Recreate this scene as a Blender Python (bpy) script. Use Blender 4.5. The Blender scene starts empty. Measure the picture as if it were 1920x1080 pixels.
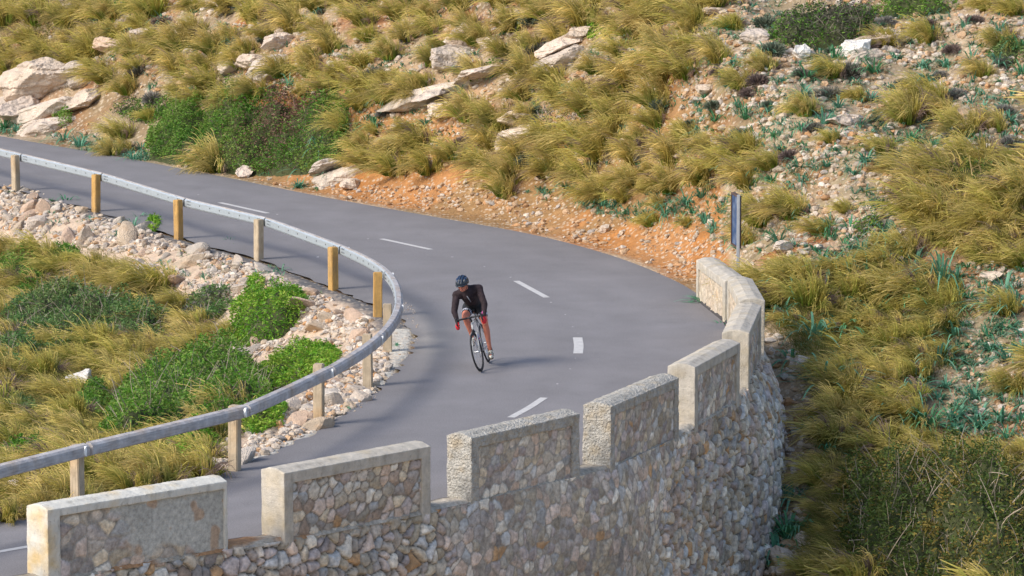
import bpy, bmesh, math, random
import numpy as np
from mathutils import Vector, Matrix, Euler
R = math.radians
SC = bpy.context.scene
COL = SC.collection

# ------------------------------------------------------------------ camera, sky, sun, exposure
CAM_H, PITCH, FPX = 11.1, 7.93, 8000.0
cam_d = bpy.data.cameras.new('camera'); cam = bpy.data.objects.new('camera', cam_d); COL.objects.link(cam)
cam.location = (0, 0, CAM_H); cam.rotation_euler = (R(90 - PITCH), 0, 0)
cam_d.sensor_width = 36; cam_d.lens = 36 * FPX / 1920; cam_d.clip_start = 1; cam_d.clip_end = 5000
SC.camera = cam
W = bpy.data.worlds.new('World'); SC.world = W; W.use_nodes = True
nt = W.node_tree; bg = nt.nodes['Background']
SUN_EL, SUN_AZ = 39.0, 240.0
sky = nt.nodes.new('ShaderNodeTexSky'); sky.sky_type = 'NISHITA'; sky.sun_disc = False
sky.sun_elevation = R(SUN_EL); sky.sun_rotation = R(SUN_AZ); sky.air_density = 1.0; sky.dust_density = 2.0
nt.links.new(sky.outputs[0], bg.inputs[0]); bg.inputs[1].default_value = 0.15
sun_d = bpy.data.lights.new('sun', 'SUN'); sun_d.energy = 2.2; sun_d.angle = R(18); sun_d.color = (1.0, 0.93, 0.82)
sun = bpy.data.objects.new('sun', sun_d); COL.objects.link(sun)
_sd = Vector((math.sin(R(SUN_AZ)) * math.cos(R(SUN_EL)), math.cos(R(SUN_AZ)) * math.cos(R(SUN_EL)), math.sin(R(SUN_EL))))
sun.rotation_euler = _sd.to_track_quat('Z', 'Y').to_euler()
SC.view_settings.view_transform = 'Standard'; SC.view_settings.look = 'None'
SC.view_settings.exposure = 0.60; SC.view_settings.gamma = 1.0; SC.view_settings.use_curve_mapping = False

# ------------------------------------------------------------------ helpers
rng = np.random.default_rng(7)
TH = R(PITCH)
def ray(px, py):
    u = (px - 960) / FPX; v = -(py - 540) / FPX
    return np.array([u, math.cos(TH) + v * math.sin(TH), -math.sin(TH) + v * math.cos(TH)])
def P(px, py, z=0.0):
    d = ray(px, py); t = (z - CAM_H) / d[2]
    return np.array([d[0] * t, d[1] * t, z])
def proj(p):
    x, y, z = p[0], p[1], p[2] - CAM_H
    dep = y * math.cos(TH) - z * math.sin(TH); up = y * math.sin(TH) + z * math.cos(TH)
    return 960 + FPX * x / dep, 540 - FPX * up / dep
def hsh(i, j, k=0):
    s = np.sin(i * 127.1 + j * 311.7 + k * 74.7) * 43758.5453
    return s - np.floor(s)
def vnoise(x, y, seed=0):
    xi, yi = np.floor(x), np.floor(y); xf, yf = x - xi, y - yi
    xf = xf * xf * (3 - 2 * xf); yf = yf * yf * (3 - 2 * yf)
    a = hsh(xi, yi, seed); b = hsh(xi + 1, yi, seed); c = hsh(xi, yi + 1, seed); d = hsh(xi + 1, yi + 1, seed)
    return (a + (b - a) * xf) * (1 - yf) + (c + (d - c) * xf) * yf - 0.5
def fbm(x, y, oct=4, seed=0):
    s = 0; a = 1.0
    for o in range(oct):
        s = s + a * vnoise(x * 2 ** o + 17.3 * o, y * 2 ** o - 9.1 * o, seed + o); a *= 0.5
    return s
def n3(p, f, seed=0):
    return (vnoise(p[:, 0] * f + p[:, 2] * f * .7, p[:, 1] * f, seed) + vnoise(p[:, 1] * f + 5, p[:, 2] * f, seed + 3) + vnoise(p[:, 2] * f, p[:, 0] * f + 9, seed + 5)) / 1.5
def sstep(x, a, b):
    t = np.clip((x - a) / (b - a), 0, 1); return t * t * (3 - 2 * t)
def catmull(pts, n=12):
    pts = np.array(pts, float); p = np.vstack([2 * pts[0] - pts[1], pts, 2 * pts[-1] - pts[-2]]); out = []
    for i in range(1, len(p) - 2):
        for k in range(n):
            t = k / n
            out.append(0.5 * ((2 * p[i]) + (-p[i-1] + p[i+1]) * t + (2 * p[i-1] - 5 * p[i] + 4 * p[i+1] - p[i+2]) * t * t + (-p[i-1] + 3 * p[i] - 3 * p[i+1] + p[i+2]) * t ** 3))
    out.append(p[-2]); return np.array(out)
def resample(pl, step):
    d = np.r_[0, np.cumsum(np.linalg.norm(np.diff(pl, axis=0), axis=1))]
    s = np.linspace(0, d[-1], max(2, int(round(d[-1] / step)) + 1))
    return np.stack([np.interp(s, d, pl[:, k]) for k in range(pl.shape[1])], 1), s
def seg_dist(X, Y, pl):
    best = np.full(X.shape, 1e9)
    for a, b in zip(pl[:-1], pl[1:]):
        ab = b[:2] - a[:2]; L = ab @ ab + 1e-12
        t = np.clip(((X - a[0]) * ab[0] + (Y - a[1]) * ab[1]) / L, 0, 1)
        best = np.minimum(best, (X - a[0] - t * ab[0]) ** 2 + (Y - a[1] - t * ab[1]) ** 2)
    return np.sqrt(best)
def in_poly(X, Y, poly):
    c = np.zeros(np.shape(X), bool); n = len(poly)
    for i in range(n):
        x0, y0 = poly[i][:2]; x1, y1 = poly[(i + 1) % n][:2]
        if y0 == y1: continue
        m = ((y0 > Y) != (y1 > Y)) & (X < (x1 - x0) * (Y - y0) / (y1 - y0) + x0)
        c ^= m
    return c

def mesh_np(name, V, Fc, col=None, smooth=False):
    me = bpy.data.meshes.new(name)
    V = np.asarray(V, np.float32); Fc = np.asarray(Fc, np.int32); k = Fc.shape[1]
    me.vertices.add(len(V)); me.vertices.foreach_set('co', V.ravel())
    me.loops.add(Fc.size); me.loops.foreach_set('vertex_index', Fc.ravel())
    me.polygons.add(len(Fc)); me.polygons.foreach_set('loop_start', np.arange(0, Fc.size, k, dtype=np.int32))
    try: me.polygons.foreach_set('loop_total', np.full(len(Fc), k, np.int32))
    except Exception: pass
    me.update(calc_edges=True)
    if col is not None:
        at = me.color_attributes.new('Col', 'FLOAT_COLOR', 'POINT')
        c = np.ones((len(V), 4), np.float32); c[:, :3] = col; at.data.foreach_set('color', c.ravel())
    if smooth: me.shade_smooth()
    else: me.shade_flat()
    return me
def grid_faces(nu, nv):
    i = np.arange(nu - 1)[:, None] * nv + np.arange(nv - 1)[None, :]
    i = i.ravel(); return np.stack([i, i + nv, i + nv + 1, i + 1], 1)
def link(name, me, mat=None, parent=None, label=None, cat=None, group=None, kind=None, loc=None):
    o = bpy.data.objects.new(name, me); COL.objects.link(o)
    if mat is not None and me is not None and len(me.materials) == 0:
        for m in (mat if isinstance(mat, (list, tuple)) else [mat]): me.materials.append(m)
    if parent is not None: o.parent = parent
    if loc is not None: o.location = loc
    tag(o, label, cat, group, kind); return o
def tag(o, label=None, cat=None, group=None, kind=None):
    if label: o['label'] = label
    if cat: o['category'] = cat
    if group: o['group'] = group
    if kind: o['kind'] = kind
def bm_mesh(name, bm, smooth=False):
    me = bpy.data.meshes.new(name); bm.normal_update(); bm.to_mesh(me); bm.free()
    me.shade_smooth() if smooth else me.shade_flat(); return me

def material(name, base=(.5, .5, .5), rough=.9, attr=False, nscale=8, namt=.25, tint=None, bump=0.0, bscale=40, spec=.25, metal=0, transl=0, detail=5, bdist=.02):
    m = bpy.data.materials.new(name); m.use_nodes = True; t = m.node_tree; b = t.nodes['Principled BSDF']
    b.inputs['Roughness'].default_value = rough; b.inputs['Metallic'].default_value = metal
    b.inputs['Specular IOR Level'].default_value = spec
    tc = t.nodes.new('ShaderNodeTexCoord')
    if attr:
        a = t.nodes.new('ShaderNodeVertexColor'); a.layer_name = 'Col'; src = a.outputs[0]
    else:
        a = t.nodes.new('ShaderNodeRGB'); a.outputs[0].default_value = (*base, 1); src = a.outputs[0]
    n = t.nodes.new('ShaderNodeTexNoise'); n.inputs['Scale'].default_value = nscale; n.inputs['Detail'].default_value = detail
    n.inputs['Roughness'].default_value = .65
    t.links.new(tc.outputs['Object'], n.inputs['Vector'])
    if tint is not None:
        mx = t.nodes.new('ShaderNodeMix'); mx.data_type = 'RGBA'
        cr = t.nodes.new('ShaderNodeMapRange'); cr.inputs[1].default_value = .48; cr.inputs[2].default_value = .72
        n2 = t.nodes.new('ShaderNodeTexNoise'); n2.inputs['Scale'].default_value = nscale * .37; n2.inputs['Detail'].default_value = 4
        t.links.new(tc.outputs['Object'], n2.inputs['Vector']); t.links.new(n2.outputs[0], cr.inputs[0]); t.links.new(cr.outputs[0], mx.inputs[0])
        t.links.new(src, mx.inputs[6]); mx.inputs[7].default_value = (*tint, 1); src = mx.outputs[2]
    mr = t.nodes.new('ShaderNodeMapRange'); mr.inputs[1].default_value = .3; mr.inputs[2].default_value = .7
    mr.inputs[3].default_value = 1 - namt; mr.inputs[4].default_value = 1 + namt; mr.clamp = False
    t.links.new(n.outputs[0], mr.inputs[0])
    ml = t.nodes.new('ShaderNodeVectorMath'); ml.operation = 'SCALE'
    t.links.new(src, ml.inputs[0]); t.links.new(mr.outputs[0], ml.inputs['Scale']); t.links.new(ml.outputs[0], b.inputs['Base Color'])
    if bump:
        nb = t.nodes.new('ShaderNodeTexNoise'); nb.inputs['Scale'].default_value = bscale; nb.inputs['Detail'].default_value = 6
        t.links.new(tc.outputs['Object'], nb.inputs['Vector'])
        bp = t.nodes.new('ShaderNodeBump'); bp.inputs['Strength'].default_value = bump; bp.inputs['Distance'].default_value = bdist
        t.links.new(nb.outputs[0], bp.inputs['Height']); t.links.new(bp.outputs[0], b.inputs['Normal'])
    if transl:
        tr = t.nodes.new('ShaderNodeBsdfTranslucent'); ms = t.nodes.new('ShaderNodeMixShader'); ms.inputs[0].default_value = transl
        t.links.new(ml.outputs[0], tr.inputs[0]); out = t.nodes['Material Output']
        t.links.new(b.outputs[0], ms.inputs[1]); t.links.new(tr.outputs[0], ms.inputs[2]); t.links.new(ms.outputs[0], out.inputs[0])
    return m

def stain(m, c, lo=.52, hi=.72, amt=.6, sc=(5, 5, 1.2)):
    t = m.node_tree; b = t.nodes['Principled BSDF']; src = b.inputs['Base Color'].links[0].from_socket; tc = [n for n in t.nodes if n.type == 'TEX_COORD'][0]
    mp = t.nodes.new('ShaderNodeMapping'); mp.inputs['Scale'].default_value = sc; n = t.nodes.new('ShaderNodeTexNoise'); n.inputs['Scale'].default_value = 1; n.inputs['Detail'].default_value = 7; n.inputs['Roughness'].default_value = .7
    r = t.nodes.new('ShaderNodeMapRange'); r.inputs[1].default_value = lo; r.inputs[2].default_value = hi; r.inputs[4].default_value = amt; x = t.nodes.new('ShaderNodeMix'); x.data_type = 'RGBA'; x.inputs[7].default_value = (*c, 1)
    t.links.new(tc.outputs['Object'], mp.inputs[0]); t.links.new(mp.outputs[0], n.inputs['Vector']); t.links.new(n.outputs[0], r.inputs[0]); t.links.new(r.outputs[0], x.inputs[0]); t.links.new(src, x.inputs[6]); t.links.new(x.outputs[2], b.inputs['Base Color'])

# ------------------------------------------------------------------ road plan (world metres, road surface at z = 0)
ROAD_OUT_UP = [(-40, 146), (-22, 121), (-12.97, 107.6), (-9.85, 103.2), (-6.96, 98.8), (-4.27, 94.5), (-1.84, 91.0), (.44, 87.7), (2.02, 84.3), (3.06, 80.9), (3.52, 78.6)]
MERLON = [  # outer top corners far -> near, and top height
    ((3.84, 78.2), (4.22, 75.35), .74), ((4.23, 74.38), (4.29, 71.65), .9), ((4.2, 71.08), (3.82, 67.94), .9), ((3.62, 66.91), (2.8, 64.42), .9),
    ((2.52, 63.45), (1.43, 60.78), .9), ((.97, 60.18), (-.56, 58.15), .9), ((-1.11, 57.52), (-3.01, 55.46), .9), ((-3.72, 54.92), (-5.86, 52.9), .9),
    ((-6.5, 52.3), (-8.7, 50.4), .72), ((-9.35, 49.85), (-11.6, 48.1), .9)]
wall_pts = [p for m in MERLON for p in m[:2]] + [(-16, 44.9)]
WALL, WS = resample(np.array(wall_pts, float), .1)
for _ in range(3):
    WALL[1:-1] = (WALL[:-2] + WALL[1:-1] * 2 + WALL[2:]) / 4
def normals(pl):
    t = np.gradient(pl, axis=0); t /= np.linalg.norm(t, axis=1)[:, None]; return t
WT = normals(WALL); WN = np.stack([-WT[:, 1], WT[:, 0]], 1)      # travelling far -> near, outward is to the left of travel
if WN[120, 0] < 0: WN = -WN
WALL_IN = WALL - WN * .45
OUT = np.vstack([catmull(ROAD_OUT_UP, 8)[:, :2], WALL_IN[3:], [(-24, 39.5)], [(-60, 24)]])
ROAD_IN = [(-40, 134.5), (-22, 112.5), (-14.5, 101.0), (-11.64, 96.4), (-9.02, 91.8), (-6.93, 87.3), (-5.02, 83.7), (-3.5, 80.0), (-2.45, 77.2), (-1.85, 75.2), (-1.72, 73.0), (-1.9, 70.0), (-2.25, 67.3), (-2.68, 65.05), (-3.25, 62.9), (-3.95, 60.9), (-4.5, 59.9), (-5.6, 58.3), (-6.92, 56.7), (-10.5, 53.4), (-17, 49), (-30, 42), (-62, 29)]
INN = catmull(ROAD_IN, 8)
ROAD_POLY = np.vstack([OUT, INN[::-1]])
HOLLOW_POLY = np.vstack([INN, [(-62, 134.5)]])
_yc = np.array([(-60, 170), (-40, 146), (-22, 121), (-12.97, 107.6), (-9.85, 103.2), (-6.96, 98.8), (-4.27, 94.5), (-1.84, 91.0), (.44, 87.7), (2.02, 84.3), (3.06, 80.9), (3.6, 78.2), (4.4, 76), (5.2, 74.9), (7, 74.2), (12, 73), (30, 70), (60, 66)])

def terrain_z(X, Y):
    dout = seg_dist(X, Y, OUT[::2]); din = seg_dist(X, Y, INN[::2]); dwall = seg_dist(X, Y, WALL_IN[::4])
    inroad = in_poly(X, Y, ROAD_POLY); hollow = in_poly(X, Y, HOLLOW_POLY)
    yc = np.interp(X, _yc[:, 0], _yc[:, 1])
    ys = sum(np.interp(X + o_, _yc[:, 0], _yc[:, 1]) * w_ for o_, w_ in zip(np.linspace(-9, 9, 19), np.cos(np.linspace(-1.35, 1.35, 19)))) / np.cos(np.linspace(-1.35, 1.35, 19)).sum()
    mf = sstep(dout, 1.0, 7.0) * (Y > 70); h = .36 * (Y - (yc * (1 - mf) + ys * mf))
    h = np.where(h < -2.2, -2.2 + (h + 2.2) * .9, h)
    h = h + .55 * (1 - sstep(Y, 64, 70)) * sstep(X, 1.5, 3)
    h = np.clip(h, -8, 200)
    big = fbm(X * .28, Y * .2, 3, 3) * .5; med = fbm(X * 1.1, Y * .8, 4, 8) * .22
    fine = fbm(X * 4.5, Y * 3.2, 3, 12) * .07
    nearwall = (dwall < dout + .05) & (Y < 78.2)
    ramp = np.where(nearwall, sstep(dout, .0, .5), sstep(dout, .2, 3.6))
    bank = .14 * sstep(dout, .5, 1.6) * (1 - nearwall)
    rn = np.where(nearwall, sstep(dout, .5, 2.0), sstep(dout, .3, 3.0))
    zext = h * ramp + bank + (big + med) * rn + fine * sstep(dout, .1, .8)
    far = Y > 70.5
    up = sstep(din, .35, 2.9)
    lowside = sstep(Y, 62, 76)
    zin = -.95 * up * (.18 + .82 * lowside) + (big * .5 + med * .6) * sstep(din, 1.0, 3.5) + fine * sstep(din, .1, .8)
    z = np.where(hollow, zin, zext)
    z = np.where(inroad, -.07, z - .012)
    z = np.where((~inroad) & hollow & (din < .35), np.minimum(z, -.012 + .03 * vnoise(X * 6, Y * 6, 4)), z)
    farfade = sstep(np.abs(X), 60, 300)
    return z * (1 - farfade) + farfade * 10, dout, din, inroad, hollow
gx = np.r_[-900, -500, -300, -160, -100, -70, -50, -38, -30, -24, -20, np.arange(-17, 14.01, .1), 15, 17, 20, 25, 32, 42, 55, 75, 110, 170, 300, 500, 900]
gy = np.r_[-300, -150, -60, -20, 0, 15, 25, 32, 38, 42, 45, 47.5, np.arange(49, 122.01, .14), 124, 128, 134, 142, 155, 175, 210, 260, 340, 480, 700, 1200]
GX, GY = np.meshgrid(gx, gy, indexing='ij')
GZ, GDO, GDI, GROAD, GHOL = terrain_z(GX, GY)
GZ = np.minimum(GZ, 60)
def T(x, y):
    x = np.asarray(x, float); y = np.asarray(y, float)
    i = np.clip(np.searchsorted(gx, x) - 1, 0, len(gx) - 2); j = np.clip(np.searchsorted(gy, y) - 1, 0, len(gy) - 2)
    u = (x - gx[i]) / (gx[i+1] - gx[i]); v = (y - gy[j]) / (gy[j+1] - gy[j])
    return (GZ[i, j] * (1-u) + GZ[i+1, j] * u) * (1-v) + (GZ[i, j+1] * (1-u) + GZ[i+1, j+1] * u) * v
_ts = np.arange(46, 125, .06)
def G(px, py):
    """the ground point seen at a picture position: first crossing of the sight line with the terrain"""
    d = ray(px, py); t = _ts / d[1]; x = d[0] * t; y = d[1] * t; z = CAM_H + d[2] * t
    inr = z < T(x, y) if py > -500 else None
    k = np.argmax(inr)
    if not inr.any(): k = len(t) - 1
    return np.array([x[k], y[k], float(T(x[k], y[k]))])
def GN(px, py):
    px = np.asarray(px, float); py = np.asarray(py, float)
    return np.array([G(a, b) for a, b in zip(px, py)])

# zones in the picture where the ground is bare: gravel / orange earth / rubble
def zone_px(X, Y, Z):
    dep = Y * math.cos(TH) - (Z - CAM_H) * math.sin(TH); dep = np.where(dep < 5, 5, dep)
    return 960 + FPX * X / dep, 540 - FPX * (Y * math.sin(TH) + (Z - CAM_H) * math.cos(TH)) / dep

# ------------------------------------------------------------------ terrain
soil = np.array([.33, .135, .05]); gravel = np.array([.38, .285, .19]); litter = np.array([.17, .14, .07]); cement = np.array([.52, .49, .43]); tar = np.array([.13, .125, .125]); rub = np.array([.50, .38, .28])
n1 = sstep(fbm(GX * .9, GY * .7, 4, 21), -.1, .45)[..., None]; n2 = sstep(fbm(GX * 3, GY * 2.2, 3, 31), -.2, .35)[..., None]
bare = soil * n1 + gravel * (1 - n1); bare = bare * (1 - .45 * n2) + gravel * .45 * n2
bank_m = (sstep(GDO, 0, .4) * (1 - sstep(GDO, 2.2, 4.0)) * (GX > -6.5) * (GX < 4.2) * (GY > 77))[..., None] * (1 - GHOL[..., None])
bare = bare * (1 - bank_m * .85) + np.array([.44, .19, .055]) * bank_m * .75
tuss = sstep(fbm(GX * .5, GY * .5, 3, 77), -.1, .2)[..., None] * .5
c = bare * (1 - tuss) + litter * tuss
rr = (GY < 73) & (~GHOL) & (~GROAD)
c = np.where(rr[..., None], c * .72 + np.array([.15, .11, .05]) * .28, c)
hm = GHOL[..., None]
rz = (1 - sstep(GDI + .5 * fbm(GX * 1.3, GY * 1.3, 3, 5), 2.4, 3.6))[..., None]
c = np.where(hm, rub * rz + np.array([.14, .13, .045]) * (1 - rz), c)
ce = (1 - sstep(GDI + .35 * fbm(GX * 1.7, GY * 1.2, 4, 55), .22, .42))[..., None] * ((GY > 58) & (GY < 75.5))[..., None]
c = np.where(hm & (GY[..., None] < 75.5), cement * ce + c * (1 - ce), c)
ta = (1 - sstep(GDI + .4 * fbm(GX * 1.2, GY * 1.2, 3, 65), .3, .7))[..., None] * (GY > 74.5)[..., None]
c = np.where(hm & (GY[..., None] > 74.5), tar * ta + c * (1 - ta), c)
me = mesh_np('ground', np.stack([GX, GY, GZ], -1).reshape(-1, 3), grid_faces(len(gx), len(gy)), c.reshape(-1, 3), True)
m_ground = material('earth_and_gravel', attr=True, nscale=5, namt=.25, bump=.8, bscale=14, bdist=.05)
# pebbles in the ground material: cells of pale stone over the earth
t = m_ground.node_tree; b = t.nodes['Principled BSDF']; src = b.inputs['Base Color'].links[0].from_socket
tc = [n for n in t.nodes if n.type == 'TEX_COORD'][0]
vo = t.nodes.new('ShaderNodeTexVoronoi'); vo.inputs['Scale'].default_value = 11; vo.inputs['Randomness'].default_value = 1
mp = t.nodes.new('ShaderNodeMapping'); mp.inputs['Scale'].default_value = (1, .8, 1)
t.links.new(tc.outputs['Object'], mp.inputs[0]); t.links.new(mp.outputs[0], vo.inputs['Vector'])
sx = t.nodes.new('ShaderNodeSeparateColor'); t.links.new(vo.outputs['Color'], sx.inputs[0])
cmp_ = t.nodes.new('ShaderNodeMapRange'); cmp_.inputs[1].default_value = .5; cmp_.inputs[2].default_value = .62; t.links.new(sx.outputs[0], cmp_.inputs[0])
dd = t.nodes.new('ShaderNodeMapRange'); dd.inputs[1].default_value = .5; dd.inputs[2].default_value = .36; t.links.new(vo.outputs['Distance'], dd.inputs[0])
mu = t.nodes.new('ShaderNodeMath'); mu.operation = 'MULTIPLY'; t.links.new(cmp_.outputs[0], mu.inputs[0]); t.links.new(dd.outputs[0], mu.inputs[1])
mu2 = t.nodes.new('ShaderNodeMath'); mu2.operation = 'MULTIPLY'; mu2.inputs[1].default_value = .65; t.links.new(mu.outputs[0], mu2.inputs[0])
cx = t.nodes.new('ShaderNodeMix'); cx.data_type = 'RGBA'; cx.inputs[7].default_value = (.52, .43, .33, 1)
t.links.new(mu2.outputs[0], cx.inputs[0]); t.links.new(src, cx.inputs[6]); t.links.new(cx.outputs[2], b.inputs['Base Color'])
link('ground', me, m_ground, kind='structure')

# ------------------------------------------------------------------ road sheet
io, _ = resample(OUT, .25); ii, _ = resample(INN, .25)
def split_at(pl, y_far=108, apex=(0, 0)):
    return pl
def by_frac(pl, marks, n):
    """resample so that given marks (indices of nearest points) fall at fixed fractions"""
    idx = [0] + [int(np.argmin((pl[:, 0] - a) ** 2 + (pl[:, 1] - b_) ** 2)) for a, b_ in marks] + [len(pl) - 1]
    out = []
    for (i0, i1), k in zip(zip(idx[:-1], idx[1:]), n):
        out.append(np.stack([np.interp(np.linspace(i0, i1, k, endpoint=False), np.arange(len(pl)), pl[:, d]) for d in range(2)], 1))
    out.append(pl[-1:]); return np.vstack(out)
NS = [40, 90, 60, 60, 90, 60]
LO = by_frac(io, [(-12.97, 107.6), (-.6, 89.2), (3.7, 74.5), (2.3, 64.0), (-4.6, 53.4)], NS)
LI = by_frac(ii, [(-16.3, 104), (-3.9, 81.0), (-1.75, 73.0), (-2.25, 67.3), (-7.5, 56.1)], NS)
NU = 25
U = np.linspace(0, 1, NU)
RD = LO[:, None, :] * (1 - U)[None, :, None] + LI[:, None, :] * U[None, :, None]
# ragged inner rim
rag = fbm(np.arange(len(LI)) * .35, np.zeros(len(LI)), 3, 2) * .16
nn = normals(LI); RD[:, -1, 0] += -nn[:, 1] * rag * -1; RD[:, -1, 1] += nn[:, 0] * rag * -1
RV = np.concatenate([RD, np.full(RD.shape[:2] + (1,), .0)], -1).reshape(-1, 3)
sc = np.cumsum(np.r_[0, np.linalg.norm(np.diff(RD[:, NU // 2], axis=0), axis=1)])
uu = np.broadcast_to(U[None, :], RD.shape[:2]); ss = np.broadcast_to(sc[:, None], RD.shape[:2])
base = np.array([.192, .184, .191])
lane = np.exp(-((uu - .23) / .06) ** 2) + np.exp(-((uu - .40) / .06) ** 2) + np.exp(-((uu - .62) / .06) ** 2) + np.exp(-((uu - .80) / .06) ** 2)
shade = 1 + .07 * lane + .07 * fbm(ss * .3, uu * 3, 3, 4) + .05 * fbm(ss * 1.1, uu * 14, 3, 14)
edge = sstep(uu, .0, .06) * sstep(1 - uu, .0, .05)
apron = np.exp(-((uu - .93) / .07) ** 2) * np.exp(-((RD[..., 1] - 74.0) / 3.0) ** 2)
rc = base[None, None] * shade[..., None]
rc = rc * (.9 + .1 * edge[..., None])
apron = apron * (.55 + .9 * np.clip(fbm(RD[..., 0] * 2.2, RD[..., 1] * 1.6, 3, 6) + .2, 0, .8)); rc = rc * (1 - .6 * apron[..., None]) + np.array([.38, .35, .31]) * .6 * apron[..., None]
me = mesh_np('road', RV, grid_faces(len(LO), NU), rc.reshape(-1, 3), True)
m_asph = material('asphalt', attr=True, nscale=.7, namt=.10, bump=.35, bscale=90, bdist=.004, rough=.85, spec=.3)
t = m_asph.node_tree; b = t.nodes['Principled BSDF']; src = b.inputs['Base Color'].links[0].from_socket
tc = [n for n in t.nodes if n.type == 'TEX_COORD'][0]
gn = t.nodes.new('ShaderNodeTexNoise'); gn.inputs['Scale'].default_value = 45; gn.inputs['Detail'].default_value = 3
t.links.new(tc.outputs['Object'], gn.inputs['Vector'])
gm = t.nodes.new('ShaderNodeMapRange'); gm.inputs[1].default_value = .3; gm.inputs[2].default_value = .7; gm.inputs[3].default_value = .80; gm.inputs[4].default_value = 1.20
t.links.new(gn.outputs[0], gm.inputs[0]); gv = t.nodes.new('ShaderNodeVectorMath'); gv.operation = 'SCALE'
t.links.new(src, gv.inputs[0]); t.links.new(gm.outputs[0], gv.inputs['Scale']); t.links.new(gv.outputs[0], b.inputs['Base Color'])
stain(m_asph, (.13, .125, .13), .55, .75, .35, (1.6, .7, 1)); stain(m_asph, (.30, .285, .275), .57, .72, .3, (16, 9, 1)); stain(m_asph, (.10, .095, .10), .62, .70, .5, (30, 22, 1))
link('road', me, m_asph, kind='structure')

# painted dashes and worn specks
m_paint = material('road_paint', (.52, .51, .50), .7, nscale=14, namt=.12, tint=(.45, .44, .44))
def ribbon(path, w, z=.004):
    path = np.array(path, float); tn = normals(path); nr = np.stack([-tn[:, 1], tn[:, 0]], 1)
    a = path + nr * w / 2; c_ = path - nr * w / 2; V = []; Fc = []
    for p, q in zip(a, c_): V += [(p[0], p[1], z), (q[0], q[1], z)]
    for i in range(len(path) - 1): Fc.append((2*i, 2*i+1, 2*i+3, 2*i+2))
    return np.array(V), np.array(Fc)
dashes = [((412, 380), (502, 400)), ((715, 448), (808, 468)), ((968, 527), (1025, 558)), ((1083, 633), (1084, 663)), ((1020, 746), (958, 783))]
DL = ['broken centre line dash farthest up the road behind the guardrail', 'centre line dash above and left of the cyclist', 'centre line dash just right of the cyclist helmet', 'short wide centre line dash right of the cyclist in the bend', 'slanted centre line dash next to the parapet wall']
for k, (a, b_) in enumerate(dashes):
    A = P(*a)[:2]; B = P(*b_)[:2]; mid = (A + B) / 2
    if k == 3: mid = mid + np.array([.015, 0])
    if k == 4: mid = mid + np.array([.02, -.01])
    path = catmull([A, mid, B], 6); V, Fc = ribbon(path, .165 if k == 3 else .125)
    link('road_marking', mesh_np('road_marking', V, Fc), m_paint, kind='structure', label=DL[k])
V, Fc = ribbon([(-6.25, 55.15), (-7.9, 53.55)], .12); link('road_marking', mesh_np('road_marking', V, Fc), m_paint, kind='structure')
V, Fc = ribbon([(-12.4, 50.1), (-14.2, 48.9)], .12); link('road_marking', mesh_np('road_marking', V, Fc), m_paint, kind='structure')
V, Fc = ribbon([P(150, 322)[:2], P(213, 335.5)[:2]], .12); link('road_marking', mesh_np('road_marking', V, Fc), m_paint, kind='structure')
specks = [(848, 482, 8), (908, 500, 6), (957, 520, 6), (1033, 567, 6), (1060, 590, 5), (1074, 613, 5), (1084, 625, 4), (1079, 672, 4), (1069, 692, 5), (1045, 720, 6), (596, 482, 9), (520, 402, 8), (372, 365, 7), (690, 448, 7)]
SV = []; SF = []
for i, (x, y, w) in enumerate(specks):
    A = P(x, y)[:2]; r = w / 2 / 105
    n = 7; k0 = len(SV); an = np.linspace(0, 6.283, n, endpoint=False)
    for q in an: SV.append((A[0] + r * math.cos(q) * (.7 + .3 * math.sin(q * 3 + i)), A[1] + r * 1.5 * math.sin(q) * (.7 + .3 * math.cos(q * 2 + i)), .0035))
    for q in range(1, n - 1): SF.append((k0, k0 + q, k0 + q + 1))
link('worn_road_paint', mesh_np('worn_road_paint', SV, SF), m_paint, kind='structure')
exec_after = []

# ------------------------------------------------------------------ stone wall with merlons
PAL = np.array([(.46, .41, .37), (.38, .345, .335), (.50, .43, .34), (.46, .36, .30), (.53, .48, .42), (.42, .42, .43), (.46, .38, .34), (.40, .35, .29), (.58, .54, .49), (.42, .365, .36)])
def stones(u, v, cw, ch, seed, orange=.05, jit=1.0):
    """cell pattern of laid rubble: distance to the joint, stone id and its two random numbers"""
    su, sv = u / cw + .18 * v / ch, v / ch + .16 * vnoise(u * 1.3, v * 1.3, seed + 8)
    J = np.floor(sv); f1 = np.full(u.shape, 9.); f2 = np.full(u.shape, 9.); ida = np.zeros(u.shape); idb = np.zeros(u.shape)
    for dj in (-1, 0, 1):
        j = J + dj; off = hsh(j, 3, seed); wsc = .8 + .5 * hsh(j, 9, seed)
        x = su * wsc + off; I = np.floor(x)
        for di in (-1, 0, 1):
            i = I + di
            px_ = i + .5 + (hsh(i, j, seed + 1) - .5) * jit; py_ = j + .5 + (hsh(i, j, seed + 2) - .5) * jit * .75
            d = np.sqrt(((x - px_) / wsc) ** 2 + (sv - py_) ** 2 * (1.0))
            d = d * (.74 + .52 * hsh(i, j, seed + 6))
            m1 = d < f1
            f2 = np.where(m1, f1, np.minimum(f2, d)); ida = np.where(m1, hsh(i, j, seed + 3), ida); idb = np.where(m1, hsh(i, j, seed + 4), idb)
            f1 = np.where(m1, d, f1)
    g = f2 - f1
    col = PAL[np.minimum((ida * len(PAL)).astype(int), len(PAL) - 1)] * (.66 + .66 * idb)[..., None]
    org = (hsh(ida * 91, idb * 57, seed) < orange)[..., None]
    col = np.where(org, np.array([.44, .28, .16]) * (.8 + .4 * idb)[..., None], col)
    return g, col * np.array([1.06, 1.03, .96]), ida, idb
m_stone = material('rubble_stone', attr=True, nscale=16, namt=.34, bump=.9, bscale=45, bdist=.015, tint=None)
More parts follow.
